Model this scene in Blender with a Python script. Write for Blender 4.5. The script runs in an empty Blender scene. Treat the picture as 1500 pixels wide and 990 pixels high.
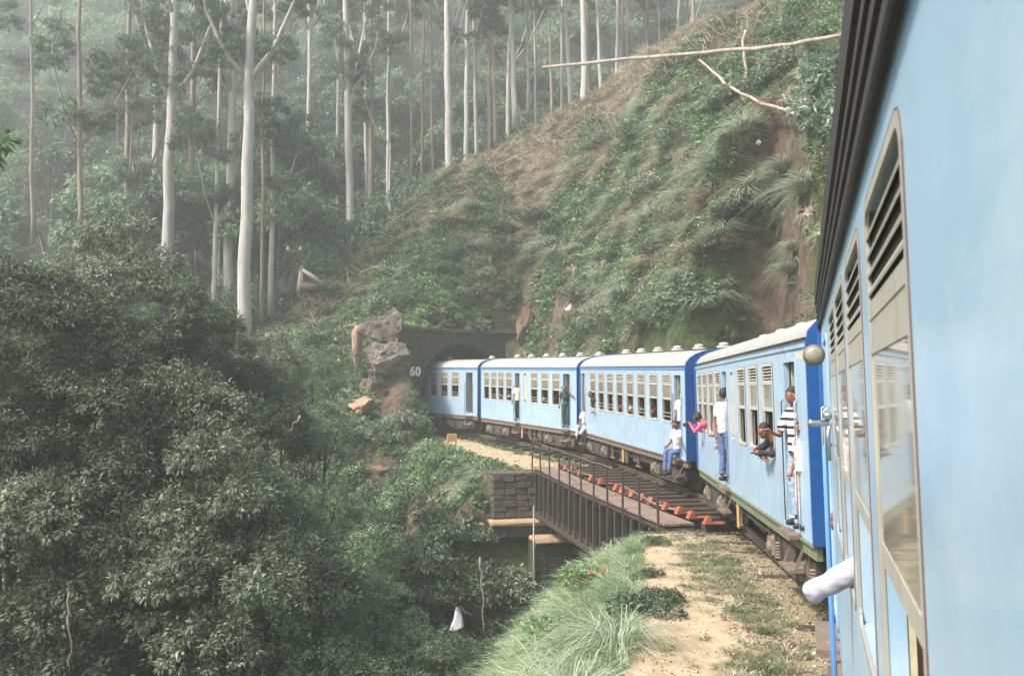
import bpy, bmesh, math, random
import numpy as np
from mathutils import Vector, Matrix, Euler, noise as mnoise
random.seed(7); RNG = np.random.default_rng(7)
R = math.radians
scene = bpy.context.scene
COL = scene.collection

# ------------------------------------------------------------------ camera, light, exposure
F, EYE, HORIZON = 1200.0, 2.81, 574.0          # focal length in pixels of a 1500 px wide picture, eye height over the rail
PITCH = math.atan((HORIZON - 495.0) / F)
cam_data = bpy.data.cameras.new('camera'); cam = bpy.data.objects.new('camera', cam_data); COL.objects.link(cam)
cam_data.sensor_width = 36.0; cam_data.lens = 36.0 * F / 1500.0
cam_data.clip_start = 0.05; cam_data.clip_end = 2000
cam.location = (0, 0, EYE); cam.rotation_euler = (math.pi / 2 + PITCH, 0, R(0.15))
cam_data.dof.use_dof = True; cam_data.dof.focus_distance = 17.0; cam_data.dof.aperture_fstop = 6.3
scene.camera = cam

SUN_EL, SUN_AZ = 50.0, -118.0                   # azimuth clockwise from +Y (camera forward)
world = bpy.data.worlds.new('World'); scene.world = world; world.use_nodes = True
wn = world.node_tree; bg = wn.nodes['Background']
sky = wn.nodes.new('ShaderNodeTexSky'); sky.sky_type = 'NISHITA'; sky.sun_disc = False
sky.sun_elevation = R(SUN_EL); sky.sun_rotation = R(SUN_AZ); sky.dust_density = 4.0; sky.air_density = 1.0; sky.ozone_density = 0.6
wn.links.new(sky.outputs[0], bg.inputs['Color']); bg.inputs['Strength'].default_value = 0.15
sun_data = bpy.data.lights.new('sun', 'SUN'); sun_data.energy = 3.6; sun_data.angle = R(9); sun_data.color = (1.0, 0.95, 0.87)
sun = bpy.data.objects.new('sun', sun_data); COL.objects.link(sun)
sd = Vector((math.sin(R(SUN_AZ)) * math.cos(R(SUN_EL)), math.cos(R(SUN_AZ)) * math.cos(R(SUN_EL)), math.sin(R(SUN_EL))))
sun.rotation_euler = sd.to_track_quat('Z', 'Y').to_euler()
scene.view_settings.view_transform = 'Standard'; scene.view_settings.look = 'None'
scene.view_settings.exposure = 1.22; scene.view_settings.gamma = 1.0
scene.cycles.max_bounces = 6; scene.cycles.transparent_max_bounces = 16; scene.cycles.volume_bounces = 1

HAZE = .0020
# ------------------------------------------------------------------ helpers
def at(x, y, Y):
    """world point that the photograph shows at pixel x, y when it lies Y metres ahead"""
    xc, yc = (x - 750) / F, (495 - y) / F
    c, s = math.cos(PITCH), math.sin(PITCH)
    d = Vector((xc, c - yc * s, s + yc * c)); k = Y / d.y
    return Vector((d.x * k, Y, EYE + d.z * k))
def ray_dir(x, y):
    xc, yc = (x - 750) / F, (495 - y) / F
    c, s = math.cos(PITCH), math.sin(PITCH)
    return Vector((xc, c - yc * s, s + yc * c))

def tag(o, label=None, cat=None, group=None, kind=None):
    if label: o['label'] = label
    if cat: o['category'] = cat
    if group: o['group'] = group
    if kind: o['kind'] = kind
    return o
def empty(name, loc=(0, 0, 0), rz=0):
    o = bpy.data.objects.new(name, None); COL.objects.link(o); o.location = loc; o.rotation_euler = (0, 0, rz)
    o.empty_display_size = 0.2
    return o
def link(name, me, parent=None, loc=None, rot=None, scale=None):
    o = bpy.data.objects.new(name, me); COL.objects.link(o)
    if parent is not None: o.parent = parent
    if loc is not None: o.location = loc
    if rot is not None: o.rotation_euler = rot
    if scale is not None: o.scale = scale
    return o
def copy_tree(o, parent=None):
    c = o.copy(); COL.objects.link(c)
    if parent is not None: c.parent = parent
    for ch in KIDS.get(o.name, list(o.children)):
        copy_tree(ch, c)
    return c
KIDS = {}

class MB:
    def __init__(s): s.v = []; s.f = []; s.sm = []
    def add(s, vs, fs, smooth=False):
        n = len(s.v); s.v += [tuple(p) for p in vs]; s.f += [tuple(i + n for i in f) for f in fs]; s.sm += [smooth] * len(fs); return s
    def box(s, x0, x1, y0, y1, z0, z1):
        return s.add([(x0,y0,z0),(x1,y0,z0),(x1,y1,z0),(x0,y1,z0),(x0,y0,z1),(x1,y0,z1),(x1,y1,z1),(x0,y1,z1)],
                     [(3,2,1,0),(4,5,6,7),(0,1,5,4),(1,2,6,5),(2,3,7,6),(3,0,4,7)])
    def bevbox(s, x0, x1, y0, y1, z0, z1, b=0.02, jit=0.0, rnd=None):
        """box with chamfered vertical outline (octagon) and chamfered top and bottom"""
        def ring(z, i):
            return [(x0+b+i,y0+i,z),(x1-b-i,y0+i,z),(x1-i,y0+b+i,z),(x1-i,y1-b-i,z),(x1-b-i,y1-i,z),(x0+b+i,y1-i,z),(x0+i,y1-b-i,z),(x0+i,y0+b+i,z)]
        vs = ring(z0, b) + ring(z0+b, 0) + ring(z1-b, 0) + ring(z1, b)
        if jit and rnd: vs = [(a+rnd.uniform(-jit,jit), c+rnd.uniform(-jit,jit), d+rnd.uniform(-jit,jit)) for a, c, d in vs]
        fs = [tuple(range(7,-1,-1)), tuple(range(24,32))]
        for k in range(3):
            for i in range(8):
                j = (i+1) % 8; fs.append((k*8+i, k*8+j, k*8+8+j, k*8+8+i))
        return s.add(vs, fs)
    def bar(s, a, b, w, h=None):
        """rectangular bar from a to b"""
        h = h or w; a = Vector(a); b = Vector(b); d = (b-a).normalized()
        up = Vector((0,0,1)) if abs(d.z) < 0.95 else Vector((1,0,0))
        sx = d.cross(up).normalized() * w/2; sz = sx.cross(d).normalized() * h/2
        vs = [a-sx-sz, a+sx-sz, a+sx+sz, a-sx+sz, b-sx-sz, b+sx-sz, b+sx+sz, b-sx+sz]
        return s.add(vs, [(3,2,1,0),(4,5,6,7),(0,1,5,4),(1,2,6,5),(2,3,7,6),(3,0,4,7)])
    def tube(s, pts, rad, n=8, caps=True, smooth=True):
        pts = [Vector(p) for p in pts]; m = len(pts)
        if not hasattr(rad, '__len__'): rad = [rad] * m
        base = len(s.v); vs = []; prev = None
        for i, p in enumerate(pts):
            d = (pts[min(i+1,m-1)] - pts[max(i-1,0)]).normalized()
            if prev is None:
                u = d.cross(Vector((0,0,1)) if abs(d.z) < .9 else Vector((1,0,0))).normalized()
            else: u = (prev - d * prev.dot(d)).normalized()
            prev = u; w = d.cross(u)
            for k in range(n):
                a = 2*math.pi*k/n; vs.append(p + (u*math.cos(a) + w*math.sin(a)) * rad[i])
        fs = []
        for i in range(m-1):
            for k in range(n):
                k2 = (k+1) % n; fs.append((i*n+k, i*n+k2, (i+1)*n+k2, (i+1)*n+k))
        s.add(vs, fs, smooth)
        if caps:
            s.f.append(tuple(base+k for k in range(n-1,-1,-1))); s.sm.append(False)
            s.f.append(tuple(base+(m-1)*n+k for k in range(n))); s.sm.append(False)
        return s
    def lathe(s, c, prof, axis='z', n=14, smooth=True):
        """prof: list of (distance along the axis, radius)"""
        c = Vector(c); vs = []
        for h, r in prof:
            for k in range(n):
                a = 2*math.pi*k/n; p, q = r*math.cos(a), r*math.sin(a)
                vs.append(c + {'z': Vector((p,q,h)), 'x': Vector((h,p,q)), 'y': Vector((q,h,p))}[axis])
        fs = []
        for i in range(len(prof)-1):
            for k in range(n):
                k2 = (k+1) % n; fs.append((i*n+k, i*n+k2, (i+1)*n+k2, (i+1)*n+k))
        fs.append(tuple(range(n-1,-1,-1))); fs.append(tuple((len(prof)-1)*n+k for k in range(n)))
        return s.add(vs, fs, smooth)
    def ball(s, c, r, n=8, m=6, smooth=True):
        rx, ry, rz = (r, r, r) if not hasattr(r, '__len__') else r
        vs = [(c[0], c[1], c[2]-rz)]
        for i in range(1, m):
            a = math.pi*i/m
            for k in range(n):
                b = 2*math.pi*k/n
                vs.append((c[0]+rx*math.sin(a)*math.cos(b), c[1]+ry*math.sin(a)*math.sin(b), c[2]-rz*math.cos(a)))
        vs.append((c[0], c[1], c[2]+rz)); fs = [(0, 1+(k+1)%n, 1+k) for k in range(n)]
        for i in range(m-2):
            for k in range(n):
                k2 = (k+1)%n; fs.append((1+i*n+k, 1+i*n+k2, 1+(i+1)*n+k2, 1+(i+1)*n+k))
        t = len(vs)-1; fs += [(1+(m-2)*n+k, 1+(m-2)*n+(k+1)%n, t) for k in range(n)]
        return s.add(vs, fs, smooth)
    def mesh(s, name, mats):
        me = bpy.data.meshes.new(name); me.from_pydata(s.v, [], s.f)
        if not isinstance(mats, (list, tuple)): mats = [mats]
        for m in mats: me.materials.append(m)
        me.polygons.foreach_set('use_smooth', s.sm); me.update()
        return me
    def build(s, name, m, parent=None, loc=None, rot=None):
        return link(name, s.mesh(name, m), parent, loc, rot)

# ------------------------------------------------------------------ materials
def rgb(r, g, b):
    f = lambda c: (c/255/12.92) if c/255 <= .04045 else ((c/255+.055)/1.055)**2.4
    return (f(r), f(g), f(b), 1)
def mat(name, col, rough=.6, metal=0., var=.18, scale=4., bump=.15, bscale=40., col2=None, spec=.5, coat=0., dirt_or_reflection=None, coords='Object', stretch=(1,1,1), dmap=(3,3,.6)):
    m = bpy.data.materials.new(name); m.use_nodes = True; nt = m.node_tree; N = nt.nodes; L = nt.links
    p = N['Principled BSDF']; p.inputs['Roughness'].default_value = rough; p.inputs['Metallic'].default_value = metal
    p.inputs['Specular IOR Level'].default_value = spec; p.inputs['Coat Weight'].default_value = coat
    tc = N.new('ShaderNodeTexCoord'); mp = N.new('ShaderNodeMapping'); mp.inputs['Scale'].default_value = stretch
    L.new(tc.outputs[coords], mp.inputs[0])
    n1 = N.new('ShaderNodeTexNoise'); n1.inputs['Scale'].default_value = scale; n1.inputs['Detail'].default_value = 6; n1.inputs['Roughness'].default_value = .65
    L.new(mp.outputs[0], n1.inputs[0])
    rp = N.new('ShaderNodeValToRGB'); rp.color_ramp.elements[0].position = .32; rp.color_ramp.elements[1].position = .68
    c2 = col2 or tuple(min(1, c*(1+var)) for c in col[:3]) + (1,)
    c1 = col if col2 else tuple(c*(1-var) for c in col[:3]) + (1,)
    rp.color_ramp.elements[0].color = c1; rp.color_ramp.elements[1].color = c2
    L.new(n1.outputs['Fac'], rp.inputs[0]); out = rp.outputs[0]
    if dirt_or_reflection:
        dc, amt, dscale = dirt_or_reflection
        n3 = N.new('ShaderNodeTexNoise'); n3.inputs['Scale'].default_value = dscale; n3.inputs['Detail'].default_value = 8; n3.inputs['Roughness'].default_value = .7
        mp3 = N.new('ShaderNodeMapping'); mp3.inputs['Scale'].default_value = dmap; L.new(tc.outputs[coords], mp3.inputs[0]); L.new(mp3.outputs[0], n3.inputs[0])
        r3 = N.new('ShaderNodeValToRGB'); r3.color_ramp.elements[0].position = .5; r3.color_ramp.elements[1].position = .78
        r3.color_ramp.elements[0].color = (0,0,0,1); r3.color_ramp.elements[1].color = (amt,amt,amt,1); L.new(n3.outputs['Fac'], r3.inputs[0])
        mx = N.new('ShaderNodeMixRGB'); mx.inputs[2].default_value = dc; L.new(r3.outputs[0], mx.inputs[0]); L.new(out, mx.inputs[1]); out = mx.outputs[0]
    L.new(out, p.inputs['Base Color'])
    if bump:
        n2 = N.new('ShaderNodeTexNoise'); n2.inputs['Scale'].default_value = bscale; n2.inputs['Detail'].default_value = 5; L.new(mp.outputs[0], n2.inputs[0])
        b = N.new('ShaderNodeBump'); b.inputs['Strength'].default_value = bump; b.inputs['Distance'].default_value = .02
        L.new(n2.outputs['Fac'], b.inputs['Height']); L.new(b.outputs[0], p.inputs['Normal'])
    return m
def grey(c, k=.24):
    l = c[0]*.25+c[1]*.62+c[2]*.13; return tuple(v*(1-k)+l*k for v in c[:3]) + (1,)
def leafmat(name, c1, c2, c3=None, trans=.3, rough=.55, rnd=.35):
    c1, c2, c3 = grey(c1), grey(c2), (grey(c3) if c3 else None)
    """leaf colour runs c1..c2..c3 by the mesh attribute 'tint' plus a per-object random"""
    m = bpy.data.materials.new(name); m.use_nodes = True; nt = m.node_tree; N = nt.nodes; L = nt.links
    p = N['Principled BSDF']; p.inputs['Roughness'].default_value = rough; p.inputs['Specular IOR Level'].default_value = .35
    a = N.new('ShaderNodeAttribute'); a.attribute_name = 'tint'
    oi = N.new('ShaderNodeObjectInfo')
    ma = N.new('ShaderNodeMath'); ma.operation = 'MULTIPLY_ADD'; ma.inputs[1].default_value = rnd; L.new(oi.outputs['Random'], ma.inputs[0]); L.new(a.outputs['Fac'], ma.inputs[2])
    mb = N.new('ShaderNodeMath'); mb.operation = 'MULTIPLY'; mb.inputs[1].default_value = 1/(1+rnd); L.new(ma.outputs[0], mb.inputs[0])
    rp = N.new('ShaderNodeValToRGB'); e = rp.color_ramp.elements; e[0].color = c1; e[1].color = c3 or c2; e[0].position = .1
    if c3: k = e.new(.62); k.color = c2; e[2].position = .98
    L.new(mb.outputs[0], rp.inputs[0]); L.new(rp.outputs[0], p.inputs['Base Color'])
    t = N.new('ShaderNodeBsdfTranslucent'); L.new(rp.outputs[0], t.inputs[0])
    mx = N.new('ShaderNodeMixShader'); mx.inputs[0].default_value = trans
    L.new(p.outputs[0], mx.inputs[1]); L.new(t.outputs[0], mx.inputs[2]); L.new(mx.outputs[0], N['Material Output'].inputs[0])
    return m

M = {}
M['side'] = mat('light_blue_paint', rgb(148,174,196), .4, var=.09, scale=1.3, bump=.04, bscale=3, col2=None, coat=.1, dirt_or_reflection=(rgb(126,118,104), .75, 1.7))
M['own_side'] = mat('light_blue_painted_cloud_reflections', rgb(142,172,196), .30, var=.14, scale=.7, bump=.02, bscale=2.2, coat=.0, dirt_or_reflection=(rgb(196,208,214), .7, .8), dmap=(.7,1,1.6), spec=.35)  # pale noise patches paint soft cloud reflections into the colour
M['end'] = mat('deep_blue_paint', rgb(30,82,146), .35, var=.12, scale=3, bump=.03, dirt_or_reflection=(rgb(60,70,80), .35, 3))
M['cornice'] = mat('mid_blue_paint', rgb(86,134,190), .4, var=.1, bump=.03)
M['roof'] = mat('pale_grey_roof_paint', rgb(150,151,148), .55, var=.08, scale=1.5, bump=.05, dirt_or_reflection=(rgb(120,115,104), .5, 1.2))
M['dark'] = mat('black_gutter_rubber', rgb(48,47,48), .55, var=.2, scale=8, bump=.2, bscale=20)
M['c_sleeve'] = None
M['own_frame'] = mat('grey_beige_window_alloy', rgb(160,159,150), .45, metal=.1, var=.08, scale=3, bump=.04, dirt_or_reflection=(rgb(104,92,78), .6, 4))
M['cream'] = mat('cream_grey_aluminium', rgb(184,182,172), .45, metal=.15, var=.07, scale=6, bump=.03, dirt_or_reflection=(rgb(120,105,90), .5, 6))
M['seal'] = mat('brown_window_seal', rgb(92,66,56), .6)
M['interior'] = mat('cream_interior_laminate', rgb(170,162,140), .5, var=.08)
M['int_floor'] = mat('brown_lino', rgb(85,70,60), .7)
M['seat'] = mat('brown_seat_vinyl', rgb(84,62,50), .6)
M['sole'] = mat('dusty_brown_steel', rgb(112,98,86), .75, var=.25, scale=6, bump=.3, dirt_or_reflection=(rgb(70,58,50), .7, 4))
M['sole_green'] = mat('dull_green_steel', rgb(104,112,88), .75, var=.2)
M['under'] = mat('grimy_underframe_steel', rgb(66,60,55), .8, var=.35, scale=7, bump=.4)
M['box'] = mat('dusty_grey_beige_iron', rgb(112,101,89), .8, var=.35, scale=9, bump=.4)
M['wheel'] = mat('worn_wheel_steel', rgb(96,86,78), .6, metal=.3, var=.25, scale=8, bump=.2)
M['chrome'] = mat('worn_bright_metal', rgb(178,178,178), .28, metal=.9, var=.1, bump=.05)
M['tan'] = mat('tan_yellow_paint', rgb(176,138,84), .7)
M['lampglass'] = mat('frosted_lamp_glass', rgb(134,130,116), .25, var=.03, bump=0, coat=.4)
M['orange'] = mat('orange_red_rust_paint', rgb(150,80,56), .7, var=.2, scale=12, bump=.2)
M['steel'] = mat('old_brown_bridge_steel', rgb(62,54,49), .8, var=.3, scale=6, bump=.4)
M['pipe'] = mat('galvanised_pipe', rgb(128,124,118), .5, metal=.4, var=.2)
M['timber'] = mat('weathered_plank_wood', rgb(122,104,92), .9, var=.28, scale=5, bump=.5, bscale=18, stretch=(1,6,6))
M['sleeper'] = mat('dark_sleeper_wood', rgb(62,50,43), .9, var=.3, scale=5, bump=.5)
M['stone'] = mat('dark_weathered_stone', rgb(50,44,41), .92, col2=rgb(92,82,74), scale=5, bump=.8, bscale=22, dirt_or_reflection=(rgb(150,146,132), .6, 7))
M['stone_red'] = mat('mossy_portal_masonry', rgb(48,42,38), .95, col2=rgb(74,66,56), scale=2.2, bump=.9, bscale=14, dirt_or_reflection=(rgb(70,84,52), .8, 1.8))
M['ledge'] = mat('sandy_concrete_ledge', rgb(160,136,108), .9, var=.2, bump=.6)
M['rock'] = mat('grey_granite', rgb(58,50,45), .9, col2=rgb(122,110,100), scale=1.5, bump=1.0, bscale=9, dirt_or_reflection=(rgb(170,164,160), .6, 1.5))
M['rock_warm'] = mat('ochre_exposed_rock', rgb(126,100,82), .9, col2=rgb(176,148,124), scale=2.2, bump=.9, bscale=10, dirt_or_reflection=(rgb(110,84,66), .7, 2))
M['rock_red'] = mat('red_brown_rock_face', rgb(80,60,50), .92, col2=rgb(126,100,86), scale=1.4, bump=1., bscale=8, dirt_or_reflection=(rgb(80,92,60), .7, 1.4))
M['white_rock'] = mat('chalky_white_rock', rgb(190,180,178), .9, var=.12, bump=.9, bscale=12)
M['white'] = mat('white_painted_metal', rgb(215,215,210), .6, var=.04)
M['bark_pale'] = mat('pale_smooth_gum_bark', rgb(140,136,130), .8, col2=rgb(180,177,171), scale=2.4, bump=.25, bscale=8, stretch=(3,3,.35), dirt_or_reflection=(rgb(128,100,82), .75, .5))
M['bark_red'] = mat('reddish_gum_bark', rgb(112,94,82), .85, col2=rgb(150,134,120), scale=2.4, bump=.4, bscale=8, stretch=(3,3,.35), dirt_or_reflection=(rgb(84,64,54), .6, .6))
M['bark_dark'] = mat('dark_bark', rgb(70,58,50), .9, var=.3, bump=.5)
M['log'] = mat('bleached_dead_wood', rgb(118,102,90), .85, col2=rgb(170,156,142), scale=1.2, bump=.5, bscale=14, dirt_or_reflection=(rgb(120,96,80), .6, 2))
M['black'] = mat('tunnel_soot', rgb(26,25,26), .95, var=.2, bump=.3)
M['skin'] = mat('brown_skin', rgb(122,82,62), .55, var=.06, bump=.02)
M['skin_light'] = mat('tan_skin', rgb(176,128,104), .55, var=.06, bump=.02)
M['hair'] = mat('black_hair', rgb(26,22,22), .55, var=.3, scale=40, bump=.6, bscale=120)
M['hair_br'] = mat('brown_hair', rgb(92,56,42), .55, var=.3, scale=40, bump=.6, bscale=120)
def cloth(name, c, **k): return mat(name, c, .85, var=.08, scale=5, bump=.35, bscale=14, **k)
M['c_white'] = cloth('white_cotton', rgb(190,188,192)); M['c_jeans'] = cloth('blue_denim', rgb(78,98,140)); M['c_palejeans'] = cloth('pale_denim', rgb(140,158,184))
M['c_black'] = cloth('black_cloth', rgb(34,32,38)); M['c_pink'] = cloth('hot_pink_cloth', rgb(206,84,124)); M['c_teal'] = cloth('dark_teal_cloth', rgb(36,66,72))
M['c_cream'] = cloth('cream_pink_cloth', rgb(214,186,178)); M['c_red'] = cloth('brick_red_cloth', rgb(170,76,60)); M['c_green'] = cloth('turquoise_cloth', rgb(70,150,140)); M['c_cap'] = cloth('dark_cap_cloth', rgb(52,42,48))
M['eye'] = mat('eye_dark', rgb(30,20,18), .3, bump=0); M['lips'] = mat('lips', rgb(128,70,62), .5, bump=0)
def stripes():
    m = M['c_white'].copy(); m.name = 'black_and_white_striped_jersey'; nt = m.node_tree; N = nt.nodes; L = nt.links
    tc = N.new('ShaderNodeTexCoord'); sp = N.new('ShaderNodeSeparateXYZ'); L.new(tc.outputs['Object'], sp.inputs[0])
    a = N.new('ShaderNodeMath'); a.operation = 'MULTIPLY'; a.inputs[1].default_value = 1/.105; L.new(sp.outputs[2], a.inputs[0])
    b = N.new('ShaderNodeMath'); b.operation = 'FRACT'; L.new(a.outputs[0], b.inputs[0])
    c = N.new('ShaderNodeMath'); c.operation = 'GREATER_THAN'; c.inputs[1].default_value = .62; L.new(b.outputs[0], c.inputs[0])
    mx = N.new('ShaderNodeMixRGB'); mx.inputs[1].default_value = rgb(208,206,210); mx.inputs[2].default_value = rgb(32,26,36); L.new(c.outputs[0], mx.inputs[0])
    L.new(mx.outputs[0], N['Principled BSDF'].inputs['Base Color']); return m
M['c_stripe'] = stripes(); M['c_sleeve'] = cloth('pale_lilac_cotton', rgb(158,156,168))
def glass():
    m = bpy.data.materials.new('dusty_window_glass'); m.use_nodes = True; N = m.node_tree.nodes; L = m.node_tree.links
    N.remove(N['Principled BSDF'])
    tr = N.new('ShaderNodeBsdfTransparent'); tr.inputs[0].default_value = (.82,.84,.82,1)
    gl = N.new('ShaderNodeBsdfGlossy'); gl.inputs['Roughness'].default_value = .04; gl.inputs[0].default_value = (.9,.92,.92,1)
    df = N.new('ShaderNodeBsdfDiffuse'); df.inputs[0].default_value = rgb(186,180,166)
    n = N.new('ShaderNodeTexNoise'); n.inputs['Scale'].default_value = 2.5; n.inputs['Detail'].default_value = 6
    tc = N.new('ShaderNodeTexCoord'); L.new(tc.outputs['Object'], n.inputs[0])
    r = N.new('ShaderNodeMapRange'); r.inputs[1].default_value = .3; r.inputs[2].default_value = .7; r.inputs[3].default_value = .25; r.inputs[4].default_value = .5; L.new(n.outputs['Fac'], r.inputs[0])
    m1 = N.new('ShaderNodeMixShader'); L.new(r.outputs[0], m1.inputs[0]); L.new(tr.outputs[0], m1.inputs[1]); L.new(df.outputs[0], m1.inputs[2])
    fr = N.new('ShaderNodeFresnel'); fr.inputs[0].default_value = 1.5
    m2 = N.new('ShaderNodeMixShader'); L.new(fr.outputs[0], m2.inputs[0]); L.new(m1.outputs[0], m2.inputs[1]); L.new(gl.outputs[0], m2.inputs[2])
    L.new(m2.outputs[0], N['Material Output'].inputs[0]); return m
M['glass'] = glass()
M['leaf_fore'] = leafmat('foreground_broadleaf', rgb(38,47,34), rgb(104,118,88), rgb(182,186,158), .3, .6, .5)
M['leaf_bush'] = leafmat('bush_leaf', rgb(48,64,44), rgb(106,128,92), rgb(168,176,140), .3, .55, .5)
M['leaf_euc'] = leafmat('gum_leaf', rgb(54,68,54), rgb(92,114,88), rgb(136,156,122), .3, .55, .3)
M['leaf_young'] = leafmat('light_gum_leaf', rgb(76,102,74), rgb(116,146,104), rgb(160,180,140), .35, .55, .3)

# ------------------------------------------------------------------ the line of the track and the lie of the land
def pvec(h): h = R(h); return np.array([math.sin(h), math.cos(h)]), np.array([-math.cos(h), math.sin(h)])   # along, left
OWN_H, OWN_D = 19.4, .22
uo, no_ = pvec(OWN_H)
own_pt = lambda s: -no_ * OWN_D + uo * s
COACH = [  # near visible corner, far visible corner, height of the rail at both
    (own_pt(8.25), own_pt(-4.4), 0.0, 0.0),
    (np.array([3.67, 10.1]), np.array([4.55, 20.3]), 0.0, 0.0),
    (np.array([4.59, 21.9]), np.array([2.64, 32.3]), .04, .33),
    (np.array([2.50, 32.7]), np.array([-1.66, 41.4]), .31, .58),
    (np.array([-1.90, 42.6]), np.array([-8.2, 50.5]), .60, .85)]
raw = [own_pt(-9), own_pt(-4), own_pt(2), own_pt(8.2), COACH[1][0], COACH[1][1], COACH[2][0], COACH[2][1], COACH[3][0], COACH[3][1], COACH[4][0], COACH[4][1], COACH[4][1] + np.array([-8, 8.])]
rawz = [0, 0, 0, 0, 0, 0, .04, .33, .31, .58, .60, .85, 1.1]
side = []; sz = []
for i in range(len(raw) - 1):
    n = max(2, int(np.linalg.norm(raw[i+1] - raw[i]) / .5))
    for k in range(n): side.append(raw[i] + (raw[i+1] - raw[i]) * k / n); sz.append(rawz[i] + (rawz[i+1] - rawz[i]) * k / n)
side = np.array(side); sz = np.array(sz)
for _ in range(14):
    side[1:-1] = (side[:-2] + side[1:-1]*2 + side[2:]) / 4; sz[1:-1] = (sz[:-2] + 2*sz[1:-1] + sz[2:]) / 4
tang = np.gradient(side, axis=0); tang /= np.linalg.norm(tang, axis=1)[:, None]
left = np.stack([-tang[:, 1], tang[:, 0]], 1)
TRK = side - left * 1.4                           # centre line
SB0 = int(np.argmin(np.abs(side[:, 1] - 18.9))); SB1 = int(np.argmin(np.abs(side[:, 1] - 31.0)))

FAR_SLOPE = .78
PORT_H = -38.0; pu, pn = pvec(PORT_H)
PORT_C = np.array([-4.2, 45.5]) - pn * 1.6        # middle of the tunnel mouth
def interp(x, xs, ys): return np.interp(x, xs, ys)
RX = [-60, -34, -24, -17, -11, -4.8, 2.3, 8.1, 13.4, 19.6, 40, 80]
RZ = [-3, 1.5, 5.2, 8.8, 12.7, 17.5, 21.2, 24.4, 26.8, 29.3, 40, 50]
RY = [58, 58, 58, 58, 58, 58, 56, 54, 52, 50, 46, 40]
def fbm(x, y, sc, seed=0.0):
    out = np.zeros(np.shape(x)); xf = np.ravel(x); yf = np.ravel(y); o = np.empty(xf.shape)
    for i in range(xf.size): o[i] = mnoise.fractal((xf[i]*sc + seed, yf[i]*sc - seed, seed*1.7), 1.0, 2.1, 5)
    return o.reshape(np.shape(x))
def seg_profile(P, idx, z, wl, wr, slope_l, slope_r):
    """height of the embankment that carries the track points idx; P is n x 2"""
    best = np.full(len(P), 1e9); q = np.zeros(len(P)); zf = np.zeros(len(P)); w_l = np.zeros(len(P)); lon = np.zeros(len(P))
    for j in idx:
        d = P - TRK[j]; r = np.hypot(d[:, 0], d[:, 1]); m = r < best
        best = np.where(m, r, best); l = d @ left[j]; t = d @ tang[j]
        q = np.where(m, l, q); zf = np.where(m, sz[j], zf); w_l = np.where(m, wl(j), w_l)
        e = np.where(t > 0, t, 0) if j == idx[-1] else (np.where(t < 0, -t, 0) if j == idx[0] else 0*t)
        lon = np.where(m, e, lon)
    out_l = np.maximum(0, q - w_l); out_r = np.maximum(0, -q - wr)
    drop = np.maximum(np.maximum(out_l*slope_l, out_r*slope_r), lon*2.6)
    return zf - .34 - drop, q, lon
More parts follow.
